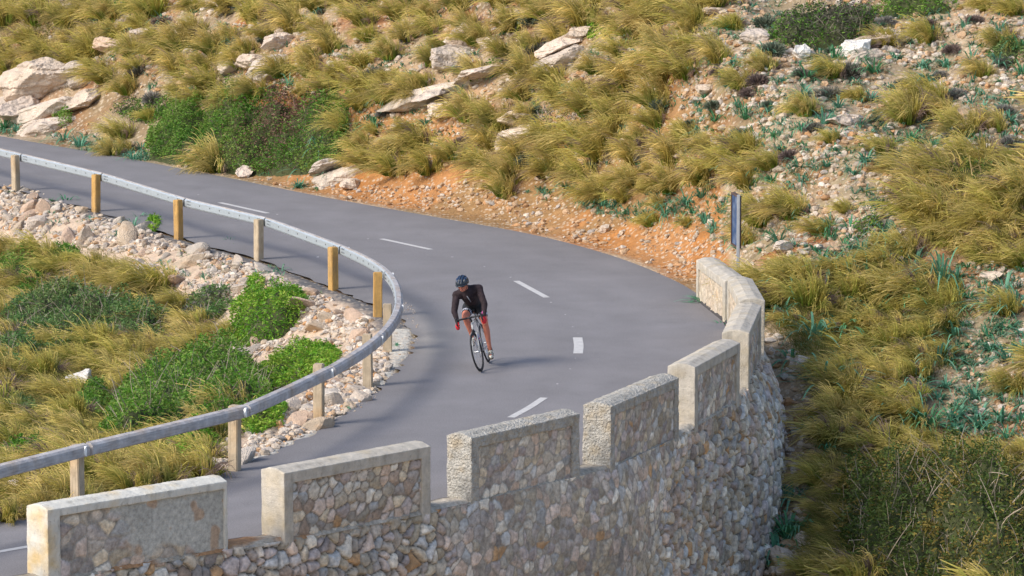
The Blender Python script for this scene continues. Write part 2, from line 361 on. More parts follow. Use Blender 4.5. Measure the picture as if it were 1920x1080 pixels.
m_conc = material('weathered_concrete', (.47, .43, .37), nscale=6, namt=.2, bump=.7, bscale=50, bdist=.015, tint=(.46, .39, .28))
m_conc2 = material('pebbly_concrete', (.43, .41, .37), nscale=12, namt=.25, bump=1.0, bscale=30, bdist=.05, tint=(.45, .38, .28))
m_conc3 = material('pale_concrete', (.60, .58, .52), nscale=6, namt=.10, bump=.4, bscale=60, bdist=.01, tint=(.58, .44, .24))

for m_ in (m_conc, m_conc2, m_conc3): stain(m_, (.17, .155, .13)); stain(m_, (.24, .22, .19), .58, .66, .5, (22, 22, 14))
wall = bpy.data.objects.new('parapet_wall', None); COL.objects.link(wall)
tag(wall, 'long curved rubble stone retaining wall with notched parapet round the outside of the bend', 'stone wall')
# lower retaining wall
zz = np.r_[np.arange(0, -3.0, -.0185), np.arange(-3.0, -6.6, -.045), -7, -8.5]
st = np.arange(0, WS[-1], .019)
wx = np.interp(st, WS, WALL[:, 0]); wy = np.interp(st, WS, WALL[:, 1]); nx = np.interp(st, WS, WN[:, 0]); ny = np.interp(st, WS, WN[:, 1])
S_, Z_ = np.meshgrid(st, zz, indexing='ij')
yy = np.broadcast_to(wy[:, None], S_.shape)
warp = .08 * fbm(S_ * 3, Z_ * 3, 3, 91); warp2 = .08 * fbm(S_ * 3 + 40, Z_ * 3, 3, 92)
g1, c1, ia, ib = stones(S_ + warp, Z_ + warp2, .17, .17, 5, orange=.03)
mort = sstep(yy, 56.6, 58.8) * (1 - sstep(yy - (Z_ + 1.0) * .9, 61.5, 63.6))          # mortared stretch in the middle, dry laid either side
depth = .022 + .085 * (1 - mort)
bul = np.clip(g1 / .24, 0, 1) ** .7 * .8 + .2 * np.clip(g1 / .7, 0, 1)
tilt = (ia - .5) * .05 + (ib - .5) * .03
jn = sstep(g1, .03, .14)
hgt = depth * (bul - 1) + tilt * (1 - .75 * mort) * jn + .012 * fbm(S_ * 14, Z_ * 14, 3, 7)
hgt = np.where(mort > .5, np.maximum(hgt, -.019 + .005 * fbm(S_ * 20, Z_ * 20, 2, 3)), hgt)
mc = np.array([.34, .30, .25]); gap_c = np.array([.13, .11, .09])  # dry gaps: soil colour with the shade of the joints painted in
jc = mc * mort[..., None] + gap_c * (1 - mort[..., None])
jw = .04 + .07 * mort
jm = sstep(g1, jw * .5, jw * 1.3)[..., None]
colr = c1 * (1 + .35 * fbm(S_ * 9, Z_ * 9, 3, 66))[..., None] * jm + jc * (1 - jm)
tone = (1 + .22 * fbm(S_ * .5, Z_ * .7, 3, 14))[..., None]; colr = colr * tone
wet = sstep(fbm(S_ * 1.1, Z_ * .9, 3, 15), .1, .5)[..., None]
colr = colr * (1 - wet * .25) + np.array([.40, .33, .24]) * wet * .25
off = (.12 + .36 * sstep(yy, 65.8, 69.5) + .1 * (1 - sstep(yy, 60, 64))) * (1 - np.exp(Z_ / .75))
VX = wx[:, None] + nx[:, None] * (off + hgt); VY = wy[:, None] + ny[:, None] * (off + hgt)
V = np.stack([VX, VY, Z_ + .004 * 0], -1).reshape(-1, 3)
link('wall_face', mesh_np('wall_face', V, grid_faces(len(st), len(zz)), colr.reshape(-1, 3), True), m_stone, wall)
# top bed of the wall (visible in the notches)
q = WALL[::2]; qn = WN[::2]; tt = np.linspace(-.47, .0, 8)
TX = q[:, 0][:, None] + qn[:, 0][:, None] * tt; TY = q[:, 1][:, None] + qn[:, 1][:, None] * tt
ns_ = fbm(TX * 6, TY * 6, 3, 9)
TZ = .012 + .03 * ns_ + .02; TZ[:, -1] = -.03; TZ[:, 0] = -.05
tcol = np.array([.42, .37, .30]) * (1 + .5 * fbm(TX * 5, TY * 5, 3, 19))[..., None]
tcol = np.where((TY[..., None] < 56.2) & (fbm(TX * 4, TY * 4, 2, 29)[..., None] > .05), np.array([.40, .22, .11]), tcol)
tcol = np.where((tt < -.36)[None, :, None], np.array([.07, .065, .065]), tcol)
link('wall_bed', mesh_np('wall_bed', np.stack([TX, TY, TZ], -1).reshape(-1, 3), grid_faces(len(q), len(tt)), tcol.reshape(-1, 3), True), m_stone, wall)

def evaluated(o):
    dg = bpy.context.evaluated_depsgraph_get(); return bpy.data.meshes.new_from_object(o.evaluated_get(dg))
def remeshed(bm, voxel, name, smooth=True, rough=0.0, seed=1, rf=6):
    me = bpy.data.meshes.new('tmp'); bm.to_mesh(me); bm.free()
    o = bpy.data.objects.new('tmp', me); COL.objects.link(o)
    md = o.modifiers.new('r', 'REMESH'); md.mode = 'VOXEL'; md.voxel_size = voxel; md.use_smooth_shade = smooth
    out = evaluated(o); bpy.data.objects.remove(o); out.name = name; out.materials.clear()
    if rough:
        n = len(out.vertices); co = np.empty(n * 3, np.float32); out.vertices.foreach_get('co', co); co = co.reshape(-1, 3).astype(float)
        no = np.empty(n * 3, np.float32); out.vertices.foreach_get('normal', no); no = no.reshape(-1, 3)
        h = n3(co, rf, seed) + .5 * n3(co, rf * 2.7, seed + 9) + .4 * n3(co, rf * 7, seed + 4)
        co += no * (h * rough)[:, None]; out.vertices.foreach_set('co', co.astype(np.float32).ravel()); out.update()
    out.shade_smooth() if smooth else out.shade_flat()
    return out
def bm_box(bm, x0, x1, y0, y1, z0, z1, ):
    vs = [bm.verts.new(p) for p in ((x0,y0,z0),(x1,y0,z0),(x1,y1,z0),(x0,y1,z0),(x0,y0,z1),(x1,y0,z1),(x1,y1,z1),(x0,y1,z1))]
    for f in ((0,3,2,1),(4,5,6,7),(0,1,5,4),(1,2,6,5),(2,3,7,6),(3,0,4,7)): bm.faces.new([vs[i] for i in f])
ML = ['end merlon beside the blue roadside sign', 'merlon beside tall grass, second from the blue sign', 'merlon at the tightest point of the bend', 'merlon with narrow buff end face above the curved wall', 'merlon with pitted crumbling end face', 'merlon with thick pebbly grey end face and wide stone panel', 'merlon with smooth cream end face and squared frame', 'merlon with white cap and half-plastered panel', 'low merlon stub at the corner of the view', 'merlon past the low stub']
for k, (A, B, zt) in enumerate(MERLON):
    A = np.array(A); B = np.array(B); L = np.linalg.norm(B - A); d = (B - A) / L; n = np.array([-d[1], d[0]])
    mid = (A + B) / 2
    if n @ (mid - WALL_IN[int(len(WALL_IN) * .5)]) < 0 and False: n = -n
    j = int(np.argmin(((WALL - mid) ** 2).sum(1))); 
    if n @ WN[j] < 0: n = -n
    # local frame: x along the wall (far -> near), y outward, 0 at the centre line
    th = .44; cen = mid - n * th / 2
    bm = bmesh.new(); h = L / 2; fw = .17 if k != 7 else .2; fb = .10 if k == 7 else .15
    prof = [(-th/2, zt - fb), (-th/2, zt), (-.07, zt + .05), (.07, zt + .05), (th/2, zt), (th/2, zt - fb)]
    r0 = [bm.verts.new((-h, y, z)) for y, z in prof]; r1 = [bm.verts.new((h, y, z)) for y, z in prof]
    bm.faces.new(r0); bm.faces.new(r1[::-1])
    for i in range(len(prof)): bm.faces.new((r0[i], r1[i], r1[(i+1) % len(prof)], r0[(i+1) % len(prof)]))
    bm_box(bm, -h, -h + (.05 if k == 7 else fw), -th/2, th/2, -.12, zt - fb + .03); bm_box(bm, h - fw, h, -th/2, th/2, -.12, zt - fb + .03)
    bmesh.ops.recalc_face_normals(bm, faces=bm.faces)
    rough = {4: .016, 5: .012, 7: .008}.get(k, .006)
    me = remeshed(bm, .012, 'merlon', True, rough, k + 1, 9)
    mo = link('merlon', me, [m_conc, m_conc, m_conc, m_conc, m_conc2, m_conc2, m_conc, m_conc3, m_conc3, m_conc][k], wall, label=ML[k])
    ang = math.atan2(d[1], d[0])
    yl = Vector((-d[1], d[0])); flip = 1 if yl.dot(Vector(n)) > 0 else -1
    mo.matrix_world = Matrix.Translation((cen[0], cen[1], 0)) @ Matrix.Rotation(ang, 4, 'Z')
    # stone panels, outer and inner
    for side in (1, -1):
        u = np.arange(-h + (.05 if k == 7 else fw) - .01, h - fw + .012, .019); v = np.arange(-.16, zt - fb + .012, .019)
        UU, VV = np.meshgrid(u, v, indexing='ij')
        wu = .04 * fbm(UU * 4, VV * 4, 2, k * 7 + 50)
        cw, ch = (.17, .15) if k != 7 else (.24, .2)
        g_, c_, a_, b2 = stones(UU + wu + 20, VV + wu, cw, ch, 11 + k * 13 + (0 if side > 0 else 500), orange=.015)
        dry = {6: .035, 7: .03}.get(k, .018)
        hh = dry * (np.sqrt(np.clip(g_ / .4, 0, 1)) - 1) + (a_ - .5) * .02 * sstep(g_, .03, .15) + .006 * fbm(UU * 16, VV * 16, 3, 8)
        mcol = np.array([.34, .31, .27]); jmk = sstep(g_, .05, .13)[..., None]
        if k in (6,): mcol = np.array([.25, .21, .17])
        cc = c_ * (1 + .3 * fbm(UU * 9, VV * 9, 3, 60 + k))[..., None] * jmk + mcol * (1 - jmk)
        if side < 0: cc = cc * .28 + np.array([.50, .41, .30]) * .72
        if k == 7:
            pl = sstep(UU * (-flip if False else 1) * -1 + .9 * fbm(UU * 1.5, VV * 2.5, 3, 33) + .0, -.35, .05) * sstep(VV - .35 * fbm(UU * 2, VV * 2, 2, 5), .02, .12)
            # plaster covers the far part of this panel (towards -x)
            hh = hh * (1 - pl) + pl * (-.004 + .004 * fbm(UU * 9, VV * 9, 3, 6)); cc = cc * (1 - pl[..., None]) + pl[..., None] * (np.array([.43, .42, .38]) * (1 + .3 * fbm(UU * 3, VV * 3, 4, 16))[..., None])
            spot = .6 * (sstep(fbm(UU * 4 + 3, VV * 4, 2, 78), .33, .42))[..., None] * pl[..., None]; cc = cc * (1 - spot) + np.array([.42, .24, .12]) * spot
        yy_ = (th / 2 - .03 + hh) * side * flip
        if side * flip < 0: fc = grid_faces(len(u), len(v))
        else: fc = grid_faces(len(u), len(v))[:, ::-1]
        link('stone_panel', mesh_np('stone_panel', np.stack([UU, yy_, VV], -1).reshape(-1, 3), fc, cc.reshape(-1, 3), True), m_stone, mo)

# ------------------------------------------------------------------ guardrail
m_wood_y = material('yellow_timber', (.50, .30, .10), .8, nscale=5, namt=.22, tint=(.36, .24, .13), bump=.3, bscale=30)
m_wood_g = material('greyed_timber', (.47, .38, .27), .85, nscale=5, namt=.2, tint=(.48, .34, .2), bump=.3, bscale=30)
m_rail = material('silvered_timber_beam', (.45, .43, .43), .9, nscale=6, namt=.25, tint=(.42, .34, .28), bump=.35, bscale=35)
for m_ in (m_wood_y, m_wood_g): stain(m_, (.16, .12, .09), .5, .68, .6, (38, 38, 2.2))
stain(m_rail, (.15, .13, .13), .5, .7, .6, (3, 3, 40)); stain(m_rail, (.50, .44, .38), .55, .7, .5, (1.5, 1.5, 9))
m_galv = material('galvanised_steel', (.40, .45, .50), .45, nscale=10, namt=.08, metal=.25, spec=.5)
stain(m_galv, (.30, .24, .19), .6, .75, .5, (4, 4, 12))
m_bolt = material('bolt_holes', (.14, .15, .16), .6)
m_refl = material('white_reflector', (.8, .8, .78), .3, spec=.6)
POST_PX = [(30, 357, 0), (180, 396, 1), (335, 447, 1), (485, 486, 0), (625, 542, 1), (708, 593, 1), (727, 657, 0), (690, 724, 0), (598, 797, 0), (440, 882, 0), (146, 962, 0)]
posts = [np.array([P(x, y)[0], P(x, y)[1]]) for x, y, _ in POST_PX]
yel = [b_ for _, _, b_ in POST_PX]
posts = [posts[0] + (posts[0] - posts[1]) * 2 , posts[0] + (posts[0] - posts[1]) * 1.0] + posts + [posts[-1] + (posts[-1] - posts[-2]) * (k + 1) * 1.5 for k in range(2)]
yel = [0, 1] + yel + [0, 0]
pc = catmull(posts, 10); 
tn = normals(pc); side = np.stack([-tn[:, 1], tn[:, 0]], 1)
if side[60] @ (np.array([1., 0])) < 0: side = -side           # towards the road
rail_c = pc + side * .17
rail_obj = bpy.data.objects.new('guardrail', None); COL.objects.link(rail_obj); rail_obj.location = (*posts[7], 0)
tag(rail_obj, 'curved timber and steel guardrail on square wooden posts round the inside of the bend', 'guardrail')
def link_at(name, me, mat, parent, **kw):
    """link a mesh whose vertices are in world space under a parent placed somewhere"""
    o = link(name, me, mat, parent, **kw); o.matrix_parent_inverse = parent.matrix_world.inverted(); return o
bpy.context.view_layer.update()
BZ, BH = .735, .185
for k in range(len(posts) - 1):
    i0, i1 = k * 10, (k + 1) * 10
    path = rail_c[i0:i1 + 1].copy(); sd = side[i0:i1 + 1]
    # beams are nearly straight between posts on the open arms, bent in the tight curve
    straight = abs(posts[k][0] + 2.1) > .9 or k < 6 or k > 10
    if k not in (6, 7, 8, 9):
        a = path[0].copy(); e = path[-1].copy(); w = np.linspace(0, 1, 11)[:, None]
        path = (a * (1 - w) + e * w) * .75 + path * .25
    dz = {9: .04, 10: .1, 11: .15, 12: .17, 13: .17}.get(k, 0); dz1 = {8: .04, 9: .1, 10: .15, 11: .17, 12: .17, 13: .17}.get(k, 0)
    z0 = BZ + np.linspace(dz, dz1, 11)
    # half-round log facing the road
    prof = [(-.02, -BH/2), (.045, -BH/2), (.085, -.07), (.092, .0), (.088, .05), (.055, BH/2 - .012), (-.02, BH/2)]
    V = []; path[0] = path[0] * .9 + path[1] * .1; path[-1] = path[-1] * .97 + path[-2] * .03
    for p, s_, z in zip(path, sd, z0):
        for a, b_ in prof: V.append((p[0] + s_[0] * a, p[1] + s_[1] * a, z + b_))
    nP = len(prof); Fc = grid_faces(11, nP).tolist()
    V = np.array(V); Fc = Fc + [[i * nP, (i + 1) * nP, (i + 1) * nP + nP - 1, i * nP + nP - 1] for i in range(10)]
    bmx = bmesh.new(); vs = [bmx.verts.new(v) for v in V]
    for f in Fc: bmx.faces.new([vs[i] for i in f])
    bmx.faces.new(vs[:nP]); bmx.faces.new(vs[-nP:]); bmesh.ops.recalc_face_normals(bmx, faces=bmx.faces)
    link_at('timber_beam', bm_mesh('timber_beam', bmx, False), m_rail, rail_obj)
    # steel channel behind it
    V = []
    for p, s_, z in zip(path, sd, z0):
        for a, b_ in [(-.022, -.085), (-.034, -.085), (-.050, -.06), (-.050, .055), (-.034, .075), (-.022, .075)]: V.append((p[0] + s_[0] * a, p[1] + s_[1] * a, z + b_))
    bmx = bmesh.new(); vs = [bmx.verts.new(v) for v in V]
    for f in grid_faces(11, 6).tolist(): bmx.faces.new([vs[i] for i in f])
    bmesh.ops.recalc_face_normals(bmx, faces=bmx.faces)
    n_plain = len(bmx.faces)
    for fr in (.04, .06, .08, .2, .33, .45, .57, .7, .82, .93, .95):
        f = fr * 10; i = int(f); u = f - i; p = path[i] * (1 - u) + path[min(i + 1, 10)] * u; s_ = sd[i]; z = z0[i] + (.02 if fr > .1 else .03)
        for dz_ in ((0,) if .1 < fr < .9 else (.03, -.035)):
            c_ = Vector((p[0] - s_[0] * .054, p[1] - s_[1] * .054, z + dz_ - .01)); tq = Vector((tn[i0 + i][0], tn[i0 + i][1], 0)); up = Vector((0, 0, 1)); nrm = Vector((-s_[0], -s_[1], 0))
            vv = [bmx.verts.new(c_ + tq * a * .014 + up * b_ * .014 + nrm * h_) for h_ in (-.003, .004) for a, b_ in ((-1, -.5), (-1, .5), (-.5, 1), (.5, 1), (1, .5), (1, -.5), (.5, -1), (-.5, -1))]
            bmx.faces.new(vv[:8][::-1]); bmx.faces.new(vv[8:])
            for a in range(8): bmx.faces.new((vv[a], vv[(a+1) % 8], vv[8 + (a+1) % 8], vv[8 + a]))
    bmx.faces.ensure_lookup_table()
    for f in bmx.faces[n_plain:]: f.material_index = 1
    pl = link_at('steel_channel', bm_mesh('steel_channel', bmx, False), [m_galv, m_bolt], rail_obj)
for k, p in enumerate(posts):
    t_ = tn[min(k * 10, len(tn) - 1)]; s_ = side[min(k * 10, len(side) - 1)]
    top = .80 if k < 9 else (.85 if k == 9 else .95)
    zb = min(float(T(p[0], p[1])) - .3, -.3)
    bmx = bmesh.new(); w = .075
    bm_box(bmx, -w, w, -w, w, zb, top)
    bmesh.ops.bevel(bmx, geom=[e for e in bmx.edges], offset=.012, segments=2, affect='EDGES')
    lean = rng.normal(0, .012, 2)
    for v in bmx.verts: v.co.x += lean[0] * v.co.z; v.co.y += lean[1] * v.co.z
    M = Matrix.Translation((p[0], p[1], 0)) @ Matrix.Rotation(math.atan2(t_[1], t_[0]) + (.35 if k < 7 else 0), 4, 'Z')
    bmx.transform(M)
    po = link_at('post', bm_mesh('post', bmx), m_wood_y if yel[k] else m_wood_g, rail_obj, label='weathered yellow guardrail post' if yel[k] else None)
    if k >= 6:
        c_ = rail_c[min(k * 10, len(rail_c) - 1)] + t_ * .14 * (1 if k > 7 else 1); bmx = bmesh.new(); rr = .07
        dzz = {8: .0, 9: .04, 10: .1, 11: .15, 12: .17, 13: .17, 14: .17}.get(k, 0)
        cc = Vector((c_[0] + s_[0] * .088, c_[1] + s_[1] * .088, BZ + dzz)); nrm = Vector((s_[0], s_[1], 0)); tq = Vector((t_[0], t_[1], 0))
        fr = [bmx.verts.new(cc + tq * (math.cos(a) * rr * .75) + Vector((0, 0, math.sin(a) * rr)) + nrm * .016) for a in np.linspace(-math.pi/2, math.pi/2, 9)]
        bk = [bmx.verts.new(v.co - nrm * .03) for v in fr]
        bmx.faces.new(fr); bmx.faces.new(bk[::-1])
        for a in range(9): bmx.faces.new((fr[a], bk[a], bk[(a+1) % 9], fr[(a+1) % 9]))
        bmesh.ops.recalc_face_normals(bmx, faces=bmx.faces)
        link_at('reflector', bm_mesh('reflector', bmx), m_refl, rail_obj)

# ------------------------------------------------------------------ roadside sign seen edge-on
m_blue = material('weathered_blue_paint', (.035, .075, .17), .55, nscale=9, namt=.35, tint=(.15, .19, .27))
m_rust = material('dark_rusty_frame', (.10, .065, .055), .8, nscale=20, namt=.3)
m_pole = material('grey_steel_pole', (.40, .42, .45), .5, nscale=9, namt=.1, metal=.2)
sb = np.array([4.19, 78.4]); sz = float(T(*sb))
sign = bpy.data.objects.new('road_sign', None); COL.objects.link(sign); sign.location = (*sb, sz)
tag(sign, 'blue road sign with dark rusty rim on grey steel pole behind the wall end', 'road sign')
bmx = bmesh.new(); bm_box(bmx, -.03, .03, -.03, .03, -.3, 1.92 - sz); bmesh.ops.bevel(bmx, geom=list(bmx.edges), offset=.01, segments=2, affect='EDGES')
link('pole', bm_mesh('pole', bmx), m_pole, sign)
bmx = bmesh.new(); bm_box(bmx, -.022, .022, -.3, .3, 0.94 - sz, 1.86 - sz)
bmx.transform(Matrix.Translation((-.02, .36, 0)) @ Matrix.Rotation(R(8), 4, 'Z'))
bmesh.ops.bevel(bmx, geom=list(bmx.edges), offset=.008, segments=1, affect='EDGES')
pn = link('sign_panel', bm_mesh('sign_panel', bmx), m_blue, sign)
bmx = bmesh.new()
for a in ((-.03, .03, -.33, -.3, 0.91 - sz, 1.89 - sz), (-.04, .04, .3, .33, 0.91 - sz, 1.89 - sz), (-.04, .04, -.3, .3, 1.86 - sz, 1.89 - sz), (-.04, .04, -.3, .3, 0.91 - sz, 0.94 - sz)): bm_box(bmx, *a)
bmx.transform(Matrix.Translation((-.02, .36, 0)) @ Matrix.Rotation(R(8), 4, 'Z'))
link('rim', bm_mesh('rim', bmx), m_rust, pn)

# ------------------------------------------------------------------ plants and rocks: prototypes
def ribbons(base, d, L, wind, drop, width, c0, c1, seg=5, curve=2.0, wtaper=.15, facing=None):
    """many thin bent blades as one vertex array; base,d (n,3), L,width (n,), c0,c1 (n,3)"""
    n = len(base); t = np.linspace(0, 1, seg + 1)
    Pn = base[:, None] + L[:, None, None] * (d[:, None] * t[None, :, None] + wind[:, None] * (t ** curve)[None, :, None] + np.array([0, 0, -1.])[None, None] * (drop[:, None] * t ** 2.6)[..., None])
    tan = np.gradient(Pn, axis=1); tan /= np.linalg.norm(tan, axis=2, keepdims=True) + 1e-9
    f = rng.normal(size=(n, 3)) if facing is None else facing
    s = np.cross(tan, np.broadcast_to(f[:, None], tan.shape)); s /= np.linalg.norm(s, axis=2, keepdims=True) + 1e-9
    w = (width[:, None] * (1 - (1 - wtaper) * t[None] ** 1.5))[..., None] / 2
    V = np.stack([Pn - s * w, Pn + s * w], 2).reshape(-1, 3)
    col = (c0[:, None] * (1 - t[None, :, None]) + c1[:, None] * t[None, :, None]); col = np.repeat(col, 2, axis=1).reshape(-1, 3)
    k = (seg + 1) * 2; b0 = (np.arange(n) * k)[:, None, None]; i = (np.arange(seg) * 2)[None, :, None]
    F_ = (b0 + i + np.array([0, 1, 3, 2])[None, None]).reshape(-1, 4)
    return V, F_, col
STRAW = np.array([.82, .62, .24]); OLIVE = np.array([.46, .40, .07]); GREEN = np.array([.15, .25, .025]); ROOT = np.array([.08, .075, .03]); MAUVE = np.array([.28, .20, .16])
def tussock(seed, green=.3, size=1.0, locks=44, per=18, wind_k=.6, width=.0135):
    wind_k *= .56
    r = np.random.default_rng(seed); B = []; D = []; Ls = []; Wd = []; Dr = []; C0 = []; C1 = []
    for l in range(locks):
        az = r.uniform(0, 2 * math.pi); ti = r.uniform(.05, 1.0)
        ld = np.array([math.cos(az) * math.sin(ti), math.sin(az) * math.sin(ti), math.cos(ti)])
        base = np.array([math.cos(az), math.sin(az), 0]) * r.uniform(.0, .22)
        Ll = size * r.uniform(.62, 1.0) * (1 - .18 * (ti / 1.15)); wk = wind_k * r.uniform(.45, 1.1)
        wdir = np.array([-1, r.normal(.05, .3), -.05]); br = r.uniform(.68, 1.28)
        g = r.random() < green; mv = r.random() < (.35 if ld[0] > .45 else .04)
        tip = (STRAW * r.uniform(.75, 1.05) if not g else OLIVE * .6 + STRAW * .4) * br; root = (GREEN if r.random() < .6 else OLIVE * .7) * br
        if mv: tip = MAUVE * 1.15; root = MAUVE * .7
        B.append(base + r.normal(0, .022, (per, 3)) * [1, 1, .2]); dd_ = ld + r.normal(0, .075, (per, 3)); D.append(dd_ / np.linalg.norm(dd_, axis=1, keepdims=True))
        Ls.append(Ll * r.uniform(.72, 1.05, per)); Wd.append(wk * (wdir + r.normal(0, .07, (per, 3)))); Dr.append(r.uniform(.28, .6, per))
        j = r.uniform(.8, 1.2, (per, 1)); C0.append(root * j); C1.append(tip * j)
    B, D, Wd, C0, C1 = map(np.vstack, (B, D, Wd, C0, C1)); Ls = np.hstack(Ls); Dr = np.hstack(Dr)
    B[:, 2] -= .04
    return ribbons(B, D, Ls, Wd, Dr, np.full(len(B), width) * r.uniform(.6, 1.35, len(B)), C0, C1, 5, wtaper=.3)
m_grass = material('wind_blown_grass', attr=True, nscale=3, namt=.12, rough=.75, transl=.38, spec=.2)
m_leaf = material('shrub_leaves', attr=True, nscale=3, namt=.15, rough=.6, transl=.3, spec=.3)
m_twig = material('dry_twigs', attr=True, nscale=10, namt=.2, rough=.9)
TUS = [tussock(100 + i, green=g, wind_k=w) for i, (g, w) in enumerate([(.35, .6), (.45, .7), (.5, .5), (.3, .75), (.55, .6), (.25, .45), (.5, .8), (.3, .55)])]
TUSG = [tussock(200 + i, green=g, wind_k=w, locks=38) for i, (g, w) in enumerate([(.75, .6), (.6, .75), (.85, .5), (.7, .8), (.55, .65)])]
TUS_ME = [mesh_np('grass_tussock', *t_) for t_ in TUS]; TUSG_ME = [mesh_np('grass_tussock', *t_) for t_ in TUSG]
for m_ in TUS_ME + TUSG_ME: m_.materials.append(m_grass)

def rosette(seed, n=24, L=.34, col=(.095, .23, .145)):
    r = np.random.default_rng(seed); az = r.uniform(0, 6.283, n); ti = r.uniform(.25, 1.15, n)
    d = np.stack([np.cos(az) * np.sin(ti), np.sin(az) * np.sin(ti), np.cos(ti)], 1)
    b_ = np.stack([np.cos(az), np.sin(az), az * 0], 1) * .03; b_[:, 2] = -.02
    c = np.array(col)[None] * r.uniform(.7, 1.35, (n, 1)); c1_ = c * [1.25, 1.1, 1.05]
    side_ = np.stack([-np.sin(az), np.cos(az), az * 0], 1); up_ = np.cross(d, side_)
    return ribbons(b_, d, L * r.uniform(.6, 1.15, n), d * [1, 1, 0] * .25, r.uniform(.35, .8, n), np.full(n, .024), c, c1_, 6, wtaper=.25, facing=up_)
ROS_ME = [mesh_np('asphodel_plant', *rosette(300 + i, n=[24, 36, 44, 30, 50, 18, 40, 28, 34, 22][i], L=[.26, .34, .42, .38, .30, .3, .46, .22, .36, .4][i], col=[(.08, .29, .16), (.10, .28, .18), (.08, .26, .12), (.12, .30, .20), (.09, .27, .17)][i % 5])) for i in range(10)]
for m_ in ROS_ME: m_.materials.append(m_leaf)
def cushion(seed, col):
    r = np.random.default_rng(seed); n = 900
    v = r.normal(size=(n, 3)); v[:, 2] = abs(v[:, 2]); v /= np.linalg.norm(v, axis=1, keepdims=True)
    lump = 1 + .25 * n3(v, 2.2, seed); b_ = v * [.2, .2, .13] * lump[:, None] * .55; b_[:, 2] -= .02
    c = np.array(col)[None] * r.uniform(.6, 1.35, (n, 1))
    d = v + r.normal(0, .35, (n, 3)); d /= np.linalg.norm(d, axis=1, keepdims=True)
    return ribbons(b_, d, .10 * lump * r.uniform(.6, 1.1, n), d * 0, np.zeros(n), np.full(n, .011), c * .8, c * 1.15, 2, wtaper=.4)
CUS_ME = [mesh_np('cushion_plant', *cushion(400 + i, c)) for i, c in enumerate([(.17, .165, .135), (.14, .17, .12), (.19, .14, .125), (.22, .21, .19)])]
for m_ in CUS_ME: m_.materials.append(m_twig)

def rock_shape(seed, sub=3, planes=11, rough=.05, flat=(1, 1, 1)):
    r = np.random.default_rng(seed); bmx = bmesh.new(); bmesh.ops.create_icosphere(bmx, subdivisions=sub, radius=1)
    V = np.array([v.co[:] for v in bmx.verts]); Fc = np.array([[v.index for v in f.verts] for f in bmx.faces]); bmx.free()
    N = r.normal(size=(planes, 3)); N /= np.linalg.norm(N, axis=1, keepdims=True); D = r.uniform(.5, .95, planes)
    dt = V @ N.T; rr = np.where(dt > .05, D[None] / np.maximum(dt, .05), 9).min(1); rr = np.minimum(rr, 1.15)
    rr = rr * (1 + rough * n3(V, 3.1, seed) + rough * .6 * n3(V, 8, seed + 1))
    return V * rr[:, None] * np.array(flat), Fc
ROCKC = [(.54, .43, .32), (.58, .49, .41), (.56, .41, .31), (.48, .42, .36), (.62, .55, .48), (.60, .44, .33)]
def rock_mesh(name, seed, sub, col, **k):
    V, Fc = rock_shape(seed, sub, **k)
    c = np.array(col)[None] * (1 + .25 * n3(V, 2.5, seed + 30))[:, None]
    st_ = sstep(n3(V, 1.8, seed + 50), .25, .6)[:, None]; c = c * (1 - st_ * .5) + np.array([.50, .30, .15]) * st_ * .5
    return mesh_np(name, V, Fc, c)
m_rock = material('pale_limestone', attr=True, nscale=5, namt=.16, bump=.8, bscale=14, bdist=.06, rough=.95)
RK_ME = [rock_mesh('rubble_stone', 500 + i, 3, ROCKC[i % 6], planes=[7, 8, 9, 6][i % 4], rough=.07, flat=(1, .85, .75)) for i in range(12)]
for m_ in RK_ME: m_.materials.append(m_rock)

# landmarks that labels refer to (picture position, phrase)
LANDS = [(1382, 430, 'the blue road sign'), (866, 540, 'the cyclist'), (460, 250, 'the big dark bush beside the road'), (60, 190, 'the big pale outcrop'),
         (860, 105, 'the twin pale boulders'), (1560, 60, 'the dark upper bush'), (1075, 215, 'the grey dry shrub'), (510, 590, 'the bright green bush'),
         (300, 760, 'the dark green bush'), (152, 725, 'the lone white boulder'), (1750, 980, 'the twiggy corner bush'), (1435, 640, 'the curved wall edge'),
         (600, 335, 'the roadside slab'), (1800, 400, 'the big grass mound'), (1110, 60, 'the small green bush'), (740, 560, 'the guardrail bend'),
         (240, 640, 'the sweeping grass slope'), (640, 720, 'the cement edging'), (500, 120, 'the stepped rock ledge')]
LANDS = [l for l in LANDS if l[2] not in ('the sweeping grass slope', 'the cement edging', 'the big grass mound')]
ORD = ['closest', 'second', 'third', 'fourth', 'fifth', 'sixth', 'seventh', 'eighth', 'ninth', 'tenth', 'eleventh', 'twelfth', 'thirteenth', 'fourteenth', 'fifteenth', 'sixteenth', 'seventeenth', 'eighteenth', 'nineteenth', 'twentieth']
def label_all(items):
    """items: (object, description). Each gets a label naming its place by the landmark it is nearest to."""
    by = {}
    for o, desc in items:
        q_ = proj(o.location); best = min(LANDS, key=lambda l: (l[0] - q_[0]) ** 2 + (l[1] - q_[1]) ** 2 * 2)
        dx, dy = q_[0] - best[0], q_[1] - best[1]
        rel = ('right of' if dx > 0 else 'left of') if abs(dx) > abs(dy) * 1.2 else ('below' if dy > 0 else 'above')
        by.setdefault((desc, rel, best[2]), []).append((dx * dx + dy * dy, o))
    for (desc, rel, land), lst in by.items():
        lst.sort(key=lambda a: a[0])
        for i, (_, o) in enumerate(lst):
            w = ORD[i] if i < 20 else f'{i + 1}th'
            o['label'] = f'{desc}, {w} {rel} {land}' if len(lst) > 1 else f'{desc} {rel} {land}'

